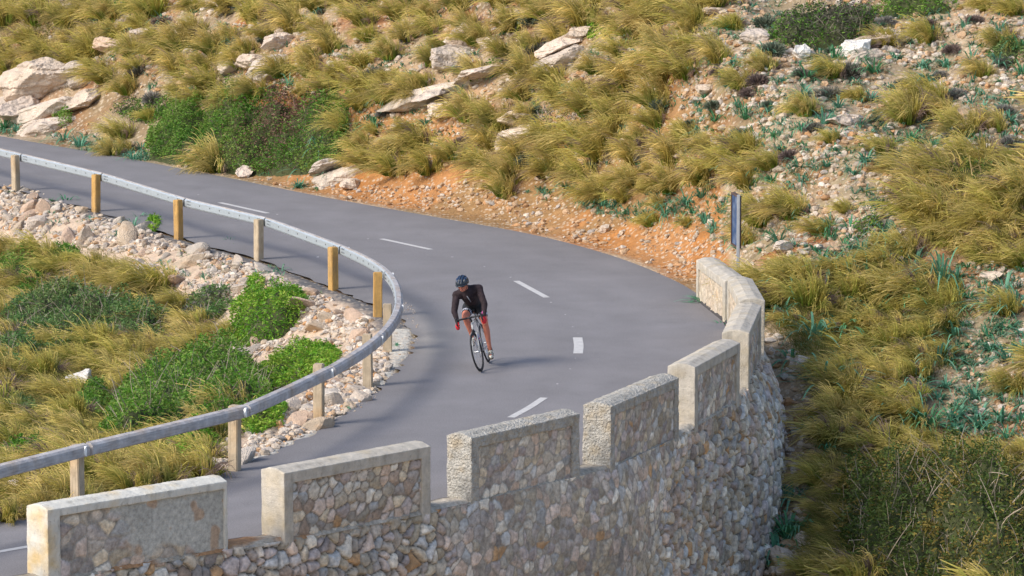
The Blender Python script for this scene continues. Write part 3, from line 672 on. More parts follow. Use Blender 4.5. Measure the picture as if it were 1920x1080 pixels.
# ------------------------------------------------------------------ where things stand (picture positions, cast on to the ground)
def scatter(poly, dx, dy, n=4000, seed=0, avoid=()):
    r = np.random.default_rng(seed); poly = np.array(poly, float); lo, hi = poly.min(0), poly.max(0); pts = []
    for _ in range(n):
        p = r.uniform(lo, hi)
        if not in_poly(np.array([p[0]]), np.array([p[1]]), poly)[0]: continue
        if any(((p[0] - a) / c_) ** 2 + ((p[1] - b_) / d_) ** 2 < 1 for a, b_, c_, d_ in avoid): continue
        if any(((p[0] - q_[0]) / dx) ** 2 + ((p[1] - q_[1]) / dy) ** 2 < 1 for q_ in pts): continue
        pts.append(p)
    return pts
# rock outcrops: x, y, half width px, height factor, seed, turn, label
OUTC = [(75, 195, 95, .5, 'large pale slanting outcrop at the left edge above the road'), (35, 228, 60, .45, 'smooth pink rock foot of the big outcrop above the road'), (150, 165, 55, .4, 'ridged upper end of the big pale outcrop'),
        (150, 215, 50, .35, 'low broken ledge beside the round dark shrub'), (868, 92, 32, .7, 'upper of the twin pale boulders on the hillside'), (848, 128, 38, .6, 'lower of the twin pale boulders on the hillside'), (915, 100, 22, .6, 'narrow rock beside the twin pale boulders'),
        (1055, 112, 48, .35, 'flat pale slab under tall straw grass near the top'), (1090, 46, 22, .5, 'grey boulder above the small green bush'), (1085, 78, 30, .4, 'stone just below the small green bush'),
        (890, 170, 52, .3, 'long pale slab sloping between tussocks, upper part'), (820, 200, 48, .3, 'long pale slab sloping between tussocks, lower part'), (975, 250, 42, .4, 'pale rock below the straw grass, right of centre'),
        (830, 240, 40, .3, 'low flat rock between two clumps above the road bank'), (770, 215, 26, .35, 'small flat rock at the foot of the sloping slab'), (480, 135, 38, .4, 'middle step of the rock ledge on the left hillside'), (515, 100, 34, .45, 'upper step of the rock ledge on the left hillside'),
        (430, 145, 28, .4, 'left step of the rock ledge on the left hillside'), (545, 65, 30, .4, 'pale rock near the top by a grey shrub'), (205, 100, 32, .35, 'pale rock at the edge of the left grass mass'), (610, 335, 48, .35, 'roadside slab beside the big dark bush'), (658, 355, 26, .3, 'low pale rock at the asphalt edge'),
        (456, 333, 17, .6, 'small block at the road edge under the dark bush'), (1505, 113, 20, .8, 'white boulder under the dark upper bush'), (1610, 112, 34, .6, 'broken white rock by the dark upper bush'), (1645, 92, 30, .4, 'flat rock right of the dark upper bush'), (1412, 82, 28, .5, 'pale rock left of the dark upper bush'),
        (1325, 185, 26, .4, 'rock patch on the gravelly slope above the sign'), (1595, 235, 30, .3, 'flat stones on the gravelly slope at right'), (1680, 90, 24, .4, 'ribbed pale rock beside straw grass at upper right'), (1135, 437, 14, .5, 'pale stone in the orange bank above the road'), (1012, 343, 12, .6, 'pair stone at the top of the orange bank'), (1030, 340, 11, .6, 'orange stone at the top of the bank'),
        (152, 727, 26, .8, 'lone white boulder in the grassy hollow'), (22, 935, 24, .7, 'whitish rock at the corner above the wall'), (1500, 700, 20, .8, 'brown boulder in shade beside the curved wall'), (1466, 1060, 26, .9, 'grey boulder at the foot of the retaining wall'), (1505, 1020, 18, .7, 'rock beside the strap-leaved plants below the wall'),
        (1470, 480, 22, .35, 'flat pale rock behind the wall end'), (1860, 535, 24, .4, 'flat pale rock in gravel at the right edge'), (1625, 560, 14, .5, 'pale stone in the right field'), (700, 8, 30, .3, 'gravelly ledge at the top edge'), (1340, 30, 22, .4, 'pale rock at the top of the slope'), (270, 75, 26, .3, 'flat rock in the upper left gravel')]
occ = [(a, b_ + 6, c_ * 1.25, c_ * .62) for a, b_, c_, *_ in OUTC] + [(845, 170, 50, 16), (760, 198, 50, 16), (1065, 105, 60, 16)]
m_out = material('pale_outcrop_rock', attr=True, nscale=2.2, namt=.2, bump=1.0, bscale=5, bdist=.16, rough=.95)
OUT_OBJ = []
for k, (x, y, hw, hf, lab) in enumerate(OUTC):
    g_ = G(x, y); s_ = FPX / g_[1]; w = hw * 1.25 / s_; hf = hf + (.0 if hw > 40 else .10)
    V, Fc = rock_shape(700 + k, 5 if hw > 28 else 4, planes=22, rough=.09)
    # layered, tilted strata
    a_ = V[:, 0] * .5 + V[:, 2] * .86; ly = np.floor(a_ * 7 + 1.5 * n3(V, 1.3, k)); V = V * (1 + .085 * (hsh(ly, k, 2) - .5) + .05 * n3(V, 6, k + 2))[:, None]
    V = V * np.array([w, w * 1.05, w * hf])
    a0 = R(28); V = V @ np.array([[math.cos(a0), 0, math.sin(a0) * .6], [0, 1, 0], [-math.sin(a0) * .6, 0, math.cos(a0)]]) if hw > 45 else V
    cc = np.array([(.55, .45, .36), (.58, .48, .40), (.53, .45, .38)][k % 3] if k not in (23, 24, 33) else (.66, .63, .59)) * (1 + .2 * n3(V, 1.6, k))[:, None]
    sv = sstep(n3(V, 1.1, k + 77), .2, .7)[:, None] * .5; cc = cc * (1 - sv) + np.array([.52, .33, .19]) * sv
    o = link('rock_outcrop' if hw > 25 else 'boulder', mesh_np('rock', V, Fc, cc), m_out, None, lab, 'rock', 'pale rocks on the hillside' if y < 500 else 'pale rocks on the lower ground')
    o.location = (g_[0], g_[1] + w * .5, float(T(g_[0], g_[1] + w * .5)) + w * hf * (.22 if hw > 25 else .35)); o.rotation_euler = (R(-8), 0, rng.uniform(-.5, .5)); OUT_OBJ.append(o)

RIDGE = [((690, 207), (930, 140), .32, .30, 'long pale slab running diagonally up between tussocks under the twin boulders'), ((1000, 128), (1120, 92), .42, .30, 'broad pale slab half covered by straw grass near the top'),
         ((-30, 205), (140, 150), .30, .45, 'upper slanting layer of the big pale outcrop at the left edge'), ((-10, 232), (190, 178), .45, .40, 'main slanting layer of the big pale outcrop above the road'), ((30, 246), (170, 215), .4, .35, 'lowest smooth layer of the big pale outcrop beside the asphalt'), ((130, 150), (200, 120), .3, .4, 'upper tip of the big pale outcrop under the straw grass mass'),
         ((590, 345), (690, 318), .3, .3, 'pale roadside rock layer behind the orange shoulder'), ((940, 265), (1020, 240), .35, .35, 'pale rock shelf under the grey dry shrub'), ((470, 148), (545, 120), .3, .35, 'lower pale ledge of the stepped rock ledge'), ((1580, 125), (1665, 95), .28, .35, 'white rock ridge right of the dark upper bush')]
for k, (pa, pb, wd, hf, lab) in enumerate(RIDGE):
    ga, gb = G(*pa), G(*pb); mid = (ga + gb) / 2; L = np.linalg.norm((gb - ga)[:2]); V, Fc = rock_shape(1200 + k, 5, planes=26, rough=.08)
    V = np.sign(V) * np.abs(V) ** .85; ly = np.floor((V[:, 1] * .8 + V[:, 2] * .6) * 5 + 1.2 * n3(V, 1.1, k)); V = V * (1 + .10 * (hsh(ly, k, 5) - .5) + .06 * n3(V * [3, 1, 1], 3, k + 2))[:, None]
    V = V * np.array([L * .56, wd * 2.0, .26 + wd * hf * .8]); cc = np.array([(.53, .45, .37), (.55, .46, .38), (.50, .43, .37)][k % 3]) * (1 + .3 * n3(V, 2.2, k))[:, None]
    sv = sstep(n3(V, 1.5, k + 77), .25, .7)[:, None] * .5; cc = cc * (1 - sv) + np.array([.54, .36, .23]) * sv
    o = link('rock_ledge', mesh_np('rock', V, Fc, cc), m_out, None, lab, 'rock', 'pale rocks on the hillside'); d_ = gb - ga; o.location = (mid[0], mid[1] + wd * .3, float(T(mid[0], mid[1] + wd * .3)) - .12)
    o.rotation_euler = Vector(d_).to_track_quat('X', 'Z').to_euler()

# ---- bushes whose footprint is traced on the ground
def bush(name, poly, height, dens, cols, label, cat='bush', leaf=.045, edge_w=.5, twig=0, twigc=(.25, .21, .17), patch=None, spiky=.3, seed=1, group='shrubs'):
    r = np.random.default_rng(seed); pw = np.array([G(*p) for p in poly])[:, :2]
    lo, hi = pw.min(0), pw.max(0); area = 0.5 * abs(np.sum(pw[:, 0] * np.roll(pw[:, 1], -1) - pw[:, 1] * np.roll(pw[:, 0], -1)))
    nn_ = int(area * dens); Q = np.zeros((0, 2))
    while len(Q) < nn_:
        q_ = r.uniform(lo, hi, (nn_ * 2, 2)); Q = np.vstack([Q, q_[in_poly(q_[:, 0], q_[:, 1], pw)]])
    Q = Q[:nn_]; d = seg_dist(Q[:, 0], Q[:, 1], np.vstack([pw, pw[:1]]))
    def mound(x, y):
        cs = .85 if area > 4 else .5; f1 = np.full(np.shape(x), 9.); I, J = np.floor(x / cs), np.floor(y / (cs * 1.3))
        for di in (-1, 0, 1):
            for dj in (-1, 0, 1):
                i, j = I + di, J + dj; f1 = np.minimum(f1, (x / cs - i - .5 - .8 * (hsh(i, j, seed) - .5)) ** 2 + (y / (cs * 1.3) - j - .5 - .8 * (hsh(i, j, seed + 1) - .5)) ** 2)
        return np.sqrt(np.clip(1 - f1 / .62, 0, 1))
    def hs(x, y, d): return (.38 + .8 * mound(x, y)) * height * np.sqrt(np.clip((d + .06) / edge_w, 0, 1)) * (.74 + .9 * np.clip(fbm(x * 2.1, y * 1.6, 3, seed) + .12, -.42, .7) + .45 * vnoise(x * 5.5, y * 4.5, seed + 2))
    Hs = hs(Q[:, 0], Q[:, 1], d); u = r.random(nn_)
    z = T(Q[:, 0], Q[:, 1]) + Hs * (1 - .6 * u ** 1.6) + r.normal(0, .02, nn_)
    cen = np.array([*pw.mean(0)]); oz = float(T(*cen)); Bp = np.stack([Q[:, 0] - cen[0], Q[:, 1] - cen[1], z - oz], 1)
    # each leaf spray: a small bent two-segment ribbon
    nd = r.normal(size=(nn_, 3)) * [1, 1, .6] + [-.15, -.1, spiky]; nd /= np.linalg.norm(nd, axis=1, keepdims=True)
    cols = np.array(cols); cv = vnoise(Q[:, 0] * 2.1, Q[:, 1] * 2.1, seed + 5) + .5 + r.normal(0, .28, nn_); ci = np.clip((cv * len(cols)).astype(int), 0, len(cols) - 1)
    c = cols[ci] * r.uniform(.7, 1.3, (nn_, 1))
    if patch is not None:
        for (ppx, ppy, rad, pc_) in patch:
            g_ = G(ppx, ppy); m_ = np.exp(-(((Q[:, 0] - g_[0]) ** 2 + (Q[:, 1] - g_[1]) ** 2 * .5) / rad ** 2)); sel = r.random(nn_) < m_ * .85; c[sel] = np.array(pc_) * r.uniform(.7, 1.3, (sel.sum(), 1))
    V, Fc, cl = ribbons(Bp, nd, leaf * r.uniform(.5, 1.8, nn_), nd * 0, np.full(nn_, .1), np.full(nn_, leaf * .55), c * .9, c * 1.1, 2, wtaper=.5)
    root = bpy.data.objects.new(name, None); COL.objects.link(root); root.location = (cen[0], cen[1], oz); tag(root, label, cat, group)
    link('foliage', mesh_np('foliage', V, Fc, cl), m_leaf, root)
    # closed dark green shell beneath the leaves, joined with any twigs
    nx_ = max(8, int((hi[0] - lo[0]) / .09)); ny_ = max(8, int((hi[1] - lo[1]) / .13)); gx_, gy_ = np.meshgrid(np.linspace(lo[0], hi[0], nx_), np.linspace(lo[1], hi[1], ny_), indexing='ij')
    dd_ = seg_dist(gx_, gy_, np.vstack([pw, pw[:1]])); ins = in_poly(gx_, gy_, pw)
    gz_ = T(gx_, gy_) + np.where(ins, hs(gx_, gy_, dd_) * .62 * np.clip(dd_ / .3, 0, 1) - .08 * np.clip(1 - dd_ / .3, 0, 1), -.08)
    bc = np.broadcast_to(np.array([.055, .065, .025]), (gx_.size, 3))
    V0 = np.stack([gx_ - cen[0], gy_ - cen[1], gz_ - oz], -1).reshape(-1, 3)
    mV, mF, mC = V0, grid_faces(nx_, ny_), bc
    if twig:
        nt_ = int(area * twig); iq = r.integers(0, nn_, nt_); b0 = Bp[iq].copy(); b0[:, 2] -= Hs[iq] * .5
        td = r.normal(size=(nt_, 3)) * [.6, .6, .3] + [0, 0, 1]; td /= np.linalg.norm(td, axis=1, keepdims=True)
        Lt = np.clip(Hs[iq] * r.uniform(.5, .85, nt_) + .12, .1, .8); tc_ = np.array(twigc)[None] * r.uniform(.6, 1.4, (nt_, 1))
        v2, f2_, c2_ = ribbons(b0, td, Lt, r.normal(0, .3, (nt_, 3)), np.zeros(nt_), np.full(nt_, .018), tc_, tc_, 5, wtaper=.3)
        mF = np.vstack([mF, f2_ + len(mV)]); mV = np.vstack([mV, v2]); mC = np.vstack([mC, c2_])
    link('branches', mesh_np('branches', mV, mF, mC), m_twig, root)
    return root
DG = [(.07, .17, .02), (.10, .23, .025), (.15, .28, .035), (.20, .28, .06)]
BG = [(.08, .22, .015), (.13, .31, .02), (.20, .38, .03), (.26, .36, .05)]
SAGE = [(.10, .20, .06), (.13, .23, .065), (.10, .18, .045), (.18, .24, .08)]
bush('bush', [(272, 300), (280, 250), (320, 212), (420, 195), (520, 192), (630, 195), (655, 240), (655, 305), (625, 325), (520, 333), (450, 330), (360, 318)], .78, 1900, DG, 'big dark green bush mat with reddish dry patch beside the road', patch=[(545, 235, 1.1, (.20, .11, .08))], twig=6, twigc=(.22, .15, .13), seed=11, group='dark green mats')
bush('bush', [(205, 215), (240, 190), (330, 185), (380, 195), (330, 215), (270, 235)], .4, 1300, DG[:3] + [(.09, .09, .06)], 'low dark olive mat left of the big roadside bush', seed=12, twig=30, group='dark green mats')
bush('bush', [(560, 195), (600, 175), (680, 180), (690, 205), (640, 225), (580, 215)], .35, 1200, DG, 'dark green mat joining the tussocks above the big roadside bush', seed=13, group='dark green mats')
bush('bush', [(1432, 75), (1470, 50), (1540, 30), (1640, 25), (1640, 60), (1620, 85), (1580, 92), (1520, 98), (1470, 95)], .45, 1400, DG[:3] + [(.09, .095, .06)], 'wide dark green bush near the top at right with white boulders under it', seed=14, twig=40, patch=[(1570, 60, .9, (.10, .095, .065))], group='dark green mats')
bush('bush', [(1630, 20), (1700, 8), (1790, 6), (1800, 22), (1740, 34), (1660, 40)], .45, 1200, DG, 'dark green bush on the top edge beside the straw tussock', seed=15, group='dark green mats')
bush('bush', [(1845, 110), (1880, 80), (1920, 85), (1920, 125), (1870, 125)], .35, 1200, SAGE, 'blue-green low bush at the upper right edge', seed=16, group='dark green mats')
bush('bush', [(1090, 62), (1115, 52), (1140, 60), (1140, 78), (1105, 80)], .3, 1600, BG, 'small bright green bush between grey rocks near the top', seed=17, group='bright green shrubs')
bush('bush', [(1000, 240), (1030, 212), (1090, 205), (1140, 215), (1135, 238), (1070, 250)], .4, 700, [(.10, .14, .05), (.17, .15, .13), (.21, .19, .17)], 'grey dry shrub mixed with green on the middle hillside', twig=160, twigc=(.30, .27, .25), seed=18, group='dry shrubs')
bush('bush', [(96, 232), (112, 218), (135, 222), (134, 240), (110, 246)], .5, 1600, DG, 'round dark green shrub on the pale outcrop', seed=19, group='dark green mats')
bush('bush', [(170, 8), (240, 4), (270, 20), (200, 36)], .4, 1200, DG, 'dark green bush on the top edge above the left slope', seed=20, group='dark green mats')
bush('bush', [(510, 46), (560, 36), (590, 50), (540, 60)], .35, 1200, DG[:3], 'flat dark green shrub above the stepped rock ledge', seed=21, group='dark green mats')
bush('bush', [(790, 95), (820, 80), (850, 95), (820, 112)], .4, 1200, DG, 'dark green shrub among tussocks left of the twin boulders', seed=22, group='dark green mats')
bush('bush', [(895, 135), (930, 118), (945, 132), (915, 146)], .35, 1200, DG, 'olive shrub on the slab below the twin boulders', seed=23, group='dark green mats')
bush('bush', [(990, 330), (1010, 310), (1050, 300), (1060, 320), (1030, 335)], .3, 1400, DG, 'dark grassy shrub above the orange bank', seed=24, group='dark green mats')
bush('bush', [(1600, 430), (1640, 415), (1660, 440), (1640, 465), (1600, 455)], .35, 1300, DG + [(.2, .18, .16)], 'small green and grey shrub in the gravel right of the sign', twig=60, seed=25, group='dark green mats')
bush('bush', [(1730, 360), (1800, 330), (1920, 330), (1920, 385), (1850, 400), (1760, 395)], .45, 1100, [(.08, .13, .02), (.12, .17, .03), (.06, .10, .02)], 'yellow-green bush inside the big grass mound at right', twig=60, twigc=(.4, .3, .15), seed=26, group='bright green shrubs')
# hollow inside the bend
bush('bush', [(425, 640), (435, 585), (480, 558), (560, 552), (580, 575), (560, 612), (510, 645), (450, 662)], .5, 1700, BG, 'bright green bush on the rubble left of the guardrail bend', seed=31, group='bright green shrubs')
bush('bush', [(440, 735), (480, 700), (540, 675), (600, 660), (640, 664), (630, 692), (560, 720), (500, 745)], .42, 1600, BG, 'low bright green bush spreading over the rubble under the rail', seed=32, group='bright green shrubs')
bush('bush', [(185, 825), (215, 765), (280, 728), (370, 705), (450, 698), (505, 725), (510, 770), (430, 800), (340, 812), (260, 838)], .6, 1500, DG[1:] + BG[:1], 'wide dark green bush in the hollow beneath the rail', twig=30, seed=33, group='dark green mats')
bush('bush', [(425, 812), (460, 780), (540, 768), (530, 800), (470, 822)], .35, 1500, BG, 'bright green bush under the near rail beside the rubble', seed=34, group='bright green shrubs')
bush('bush', [(460, 545), (470, 528), (492, 528), (498, 545), (478, 556)], .35, 1700, BG, 'small upright bright green sprig on the rubble', seed=35, group='bright green shrubs')
bush('bush', [(272, 430), (280, 415), (300, 418), (300, 432), (285, 438)], .25, 1700, BG, 'tiny bright green bush at the asphalt edge behind the third yellow post', seed=36, group='bright green shrubs')
bush('bush', [(0, 540), (0, 480), (60, 470), (100, 490), (90, 530), (40, 560)], .4, 1300, DG, 'dark green bush at the left edge under the rubble', seed=37, group='dark green mats')
bush('bush', [(0, 700), (0, 600), (60, 570), (160, 560), (280, 570), (330, 610), (290, 650), (200, 660), (110, 665), (50, 700)], .45, 1300, SAGE, 'sage green heath mat across the left of the hollow', twig=40, seed=38, group='sage mats')
bush('bush', [(340, 585), (380, 555), (430, 545), (440, 575), (400, 610), (350, 620)], .4, 1300, SAGE + [(.2, .18, .17)], 'greyish heath beside the bright green bush', twig=70, seed=39, group='sage mats')
bush('bush', [(0, 800), (0, 760), (40, 750), (70, 770), (50, 800)], .35, 1200, SAGE, 'sage shrub at the left edge below the white boulder', seed=40, group='sage mats')
bush('bush', [(-5, 905), (-5, 850), (50, 830), (110, 850), (90, 890), (30, 915)], .35, 1300, DG[:3] + BG[:1], 'green mat among golden grass at the left edge above the nearest rail post', seed=42, group='dark green mats')
bush('bush', [(300, 860), (330, 825), (390, 820), (415, 835), (395, 865), (340, 880)], .32, 1400, BG, 'low bright green mat under the near rail left of the rubble end', seed=43, group='bright green shrubs')
bush('bush', [(90, 480), (110, 465), (150, 475), (150, 500), (110, 508)], .3, 1300, DG, 'small dark green bush in the golden grass below the upper rubble', seed=44, group='dark green mats')
bush('bush', [(120, 770), (140, 735), (200, 720), (215, 745), (180, 785)], .3, 1300, DG, 'dark green mat right of the lone white boulder', seed=45, group='dark green mats')
# lower right
bush('bush', [(1590, 1090), (1560, 1000), (1570, 930), (1640, 900), (1740, 890), (1850, 895), (1935, 910), (1940, 1110)], .85, 1500, [(.08, .13, .025), (.13, .16, .035), (.06, .10, .02), (.26, .20, .045)], 'twiggy olive bush with bare grey branches filling the lower right corner', twig=55, twigc=(.34, .28, .22), leaf=.05, edge_w=.8, seed=41, group='corner bushes')

# ---- grass tussocks
REG = {  # name: outline, spacing across, spacing down, size, mix, description

 'A': ([(0, -8), (165, -8), (195, 120), (150, 165), (60, 168), (0, 160)], 46, 26, .92, 0, 'wind-swept straw tussock'),
 'B': ([(165, -6), (1390, -6), (1340, 60), (1290, 120), (1275, 200), (1310, 300), (1240, 352), (1140, 372), (1040, 318), (970, 360), (900, 320), (780, 318), (700, 312), (650, 290), (640, 235), (690, 200), (640, 170), (450, 195), (330, 180), (200, 160), (195, 60)], 50, 28.5, .94, 0, 'wind-swept straw tussock'),
 'D': ([(1690, 320), (1760, 300), (1920, 300), (1925, 500), (1830, 490), (1720, 430)], 52, 30, 1.15, 1, 'golden arching tussock'),
 'F': ([(1440, 540), (1470, 505), (1560, 520), (1640, 490), (1780, 530), (1800, 590), (1770, 690), (1700, 740), (1740, 850), (1920, 850), (1925, 925), (1560, 925), (1500, 850), (1510, 760), (1530, 740), (1460, 650)], 50, 30, .95, 2, 'olive field tussock'),
 'G': ([(1440, 1085), (1520, 960), (1580, 930), (1600, 1000), (1640, 1085)], 50, 34, .8, 3, 'green lower tussock'),
 'H': ([(0, 470), (220, 495), (250, 530), (340, 570), (430, 640), (420, 700), (470, 730), (420, 860), (370, 900), (180, 945), (0, 985)], 52, 30, .98, 2, 'long golden tussock'),
}
av = occ + [(460, 270, 180, 55), (1540, 65, 110, 32), (1070, 225, 70, 20), (1115, 65, 35, 18), (390, 170, 40, 12), (740, 225, 40, 14), (380, 100, 40, 15), (290, 150, 60, 14), (230, 190, 50, 20), (700, 20, 50, 14), (1360, 60, 30, 60), (680, 230, 20, 14), (1280, 230, 20, 25), (1090, 275, 40, 12)]
avH = [(505, 600, 70, 45), (300, 775, 120, 40), (560, 690, 90, 30), (150, 725, 34, 20), (130, 620, 150, 34), (40, 510, 50, 30), (400, 580, 45, 25)]
FR = scatter([(1450, 500), (1780, 500), (1800, 640), (1700, 800), (1560, 860), (1500, 800), (1450, 640)], 62, 46, 900, 46)[:32]
tus = []
for k, (key, (poly, dx, dy, sz, gm, desc)) in enumerate(REG.items()):
    for p in scatter(poly, dx, dy, 9000 if key in 'BFH' else 3000, 20 + k, av if key in 'AB' else (avH if key == 'H' else ([(1505, 765, 62, 150), (1450, 1020, 95, 85), (1465, 640, 25, 50)] + [(a, b_ + 6, 26, 20) for a, b_ in FR] if key in 'FG' else []))):
        tus.append((p[0], p[1] + (12 if key in 'AB' else 0), sz * float(np.clip(rng.normal(1, .18), .6, 1.45)), gm, desc, key))
MAN = [(1312, 28, .9), (1372, 55, .8), (1350, 115, .85), (1435, 130, .8), (1392, 165, .9), (1292, 62, .6), (1742, 78, .85), (1662, 85, .85), (1562, 145, .85), (1610, 190, .6), (1515, 215, .8), (1745, 200, 1.1), (1705, 232, 1.1), (1768, 222, .8), (1812, 255, 1.1), (1870, 245, .8), (1842, 145, .7), (1882, 88, .8), (1655, 292, .75), (1400, 300, 1.1), (1450, 315, .85), (1562, 268, .5), (1292, 262, .7), (1322, 345, 1.2), (1262, 362, 1.1), (1402, 352, .9), (1360, 320, .9), (1905, 28, .9), (1852, 18, .7), (1432, 420, 1.1), (1486, 408, 1.0), (1402, 458, .7), (1542, 440, .7), (1585, 400, .5), (1702, 478, .8), (1655, 470, .6), (1222, 425, .6), (948, 368, .8), (1890, 590, .8), (1905, 735, .8), (1290, 425, .4), (385, 462, .55), (410, 322, 1.35), (210, 292, .75), (240, 285, .6), (230, 262, .9), (280, 225, .7), (1130, 372, .9), (1170, 378, .7), (1190, 352, 1.0), (1240, 392, .5), (1330, 290, .8)]
for x, y, s_ in MAN: tus.append((x, y, s_, 0, 'lone straw tussock' if y < 300 and x > 1290 else 'rounded straw tussock', 'M'))
info = []
for x, y, s_, gm, desc, key in tus:
    g_ = G(x, y)
    if GROAD[min(np.searchsorted(gx, g_[0]), len(gx) - 1), min(np.searchsorted(gy, g_[1]), len(gy) - 1)]: continue
    info.append((FPX / g_[1] * s_ * (1.3 if key == 'M' else 1), g_, s_, gm, desc, key))
info.sort(key=lambda a: -a[0])
lab_items = []; rest = []
for i, (pxs, g_, s_, gm, desc, key) in enumerate(info):
    greenish = (gm == 3) or (gm == 2 and rng.random() < (.8 if key == 'F' else .55)) or (gm == 1 and rng.random() < .3) or (gm == 0 and rng.random() < .12)
    kk = int(rng.integers(0, 5 if greenish else 8)); rz_ = rng.normal(0, .3); zs = rng.uniform(1.0, 1.35) if key in 'ABM' else rng.uniform(.85, 1.15)
    if i < 298:
        o = bpy.data.objects.new('grass_tussock', (TUSG_ME if greenish else TUS_ME)[kk]); COL.objects.link(o)
        o.location = g_; o.rotation_euler = (rng.normal(0, .08), rng.normal(0, .08), rz_); o.scale = (s_, s_, s_ * zs)
        tag(o, None, 'grass tussock', {'A': 'straw tussocks on the hillside', 'B': 'straw tussocks on the hillside', 'M': 'straw tussocks on the hillside', 'D': 'golden tussocks of the mound at right', 'F': 'tussocks of the field beside the wall', 'G': 'tussocks below the wall', 'H': 'tussocks in the hollow inside the bend'}[key])
        sd_ = 'big ' if s_ > 1.15 else ('small ' if s_ < .75 else '')
        lab_items.append((o, sd_ + ('greenish ' if greenish and gm != 3 else '') + desc))
    else: rest.append((g_, s_, zs, rz_, greenish, kk))
label_all(lab_items)
VV_, FF_, CC_ = [], [], []; off_ = 0
for g_, s_, zs, rz_, gr, kk in rest:
    v, f, c = (TUSG if gr else TUS)[kk]; cr_, sr_ = math.cos(rz_), math.sin(rz_)
    sel = np.arange(len(f)) % 10 < 10
    v2 = np.stack([(v[:, 0] * cr_ - v[:, 1] * sr_) * s_ + g_[0], (v[:, 0] * sr_ + v[:, 1] * cr_) * s_ + g_[1], v[:, 2] * s_ * zs + g_[2]], 1)
    VV_.append(v2.astype(np.float32)); FF_.append(f + off_); CC_.append(c.astype(np.float32)); off_ += len(v)
# short grass between the tussocks in the fields
def short_grass(poly, n, seed, L=.28, cols=((.20, .19, .05), (.13, .16, .03), (.34, .27, .10))):
    r = np.random.default_rng(seed); lo, hi = np.array(poly).min(0), np.array(poly).max(0); q_ = r.uniform(lo, hi, (n * 3, 2)); q_ = q_[in_poly(q_[:, 0], q_[:, 1], poly)][:n // 8]
    g_ = GN(q_[:, 0], q_[:, 1]); g_ = np.repeat(g_, 8, axis=0); g_[:, :2] += r.normal(0, .14, (len(g_), 2)); g_[:, 2] = T(g_[:, 0], g_[:, 1]) - .02; m = len(g_)
    d = r.normal(size=(m, 3)) * [.35, .35, .1] + [0, 0, 1]; d /= np.linalg.norm(d, axis=1, keepdims=True); cols = np.array(cols); c = cols[r.integers(0, len(cols), m)] * r.uniform(.7, 1.3, (m, 1))
    return ribbons(g_, d, L * r.uniform(.5, 1.4, m), np.tile([-.6, .05, -.1], (m, 1)) * r.uniform(.4, 1.3, (m, 1)), r.uniform(.1, .5, m), np.full(m, .010), c * .75, c * 1.15, 3)
for poly, n, sd2, L_ in (([(1450, 560), (1470, 505), (1560, 520), (1640, 490), (1780, 530), (1800, 590), (1770, 690), (1700, 740), (1740, 850), (1920, 850), (1925, 925), (1580, 925), (1545, 850), (1535, 700), (1480, 640)], 24000, 5, .34), ([(1520, 1085), (1545, 960), (1580, 930), (1640, 1085)], 6000, 6, .34), (REG['H'][0], 30000, 7, .34), (REG['A'][0], 6000, 8, .25), (REG['D'][0], 7000, 9, .3)):
    v, f, c = short_grass(poly, n, sd2, L_); VV_.append(v.astype(np.float32)); FF_.append(f + off_); CC_.append(c.astype(np.float32)); off_ += len(v)
# the same grass carries on over the slope beyond what the picture frames, with fewer blades in each tuft
def beyond(n, seed):
    global off_
    r = np.random.default_rng(seed); k_ = 0
    LOD = []
    for v, f, c in (TUS + TUSG)[::2]:
        v3 = v.reshape(-1, 12, 3)[::3]; c3 = c.reshape(-1, 12, 3)[::3]; mid_ = v3.reshape(len(v3), 6, 2, 3).mean(2, keepdims=True)
        v3 = (mid_ + (v3.reshape(len(v3), 6, 2, 3) - mid_) * 2.2)[:, [0, 2, 3, 5]]; c3 = c3.reshape(len(c3), 6, 2, 3)[:, [0, 2, 3, 5]]; m = len(v3)
        f3 = ((np.arange(m) * 8)[:, None, None] + (np.arange(3) * 2)[None, :, None] + np.array([0, 1, 3, 2])[None, None]).reshape(-1, 4)
        LOD.append((v3.reshape(-1, 3), f3, c3.reshape(-1, 3)))
    while k_ < n:
        x, y = r.uniform(-34, 26), r.uniform(50, 138); z = float(T(x, y)); q_ = proj((x, y, z))
        if -15 < q_[0] < 1935 and q_[1] > -10 and q_[1] < 1090: continue
        if in_poly(np.array([x]), np.array([y]), ROAD_POLY)[0]: continue
        if float(seg_dist(np.array([x]), np.array([y]), OUT[::3])[0]) < 1.6 or float(seg_dist(np.array([x]), np.array([y]), INN[::3])[0]) < (2.8 if y > 62 else 1.2) or vnoise(np.array([x * .25]), np.array([y * .25]), 4)[0] < -.28: continue
        v, f, c = LOD[int(r.integers(0, len(LOD)))]; a = r.normal(0, .3); s_ = r.uniform(.8, 1.3); ca_, sa_ = math.cos(a), math.sin(a)
        VV_.append(np.stack([(v[:, 0] * ca_ - v[:, 1] * sa_) * s_ + x, (v[:, 0] * sa_ + v[:, 1] * ca_) * s_ + y, v[:, 2] * s_ + z], 1).astype(np.float32)); FF_.append(f + off_); CC_.append(c.astype(np.float32)); off_ += len(v); k_ += 1
beyond(1000, 99)
print('tussocks', len(info), 'rest', len(rest), 'stuff verts', off_)
link('grass', mesh_np('grass', np.vstack(VV_), np.vstack(FF_), np.vstack(CC_)), m_grass, kind='stuff', label='wind-blown dry grass filling between the tussocks')
del VV_, FF_, CC_

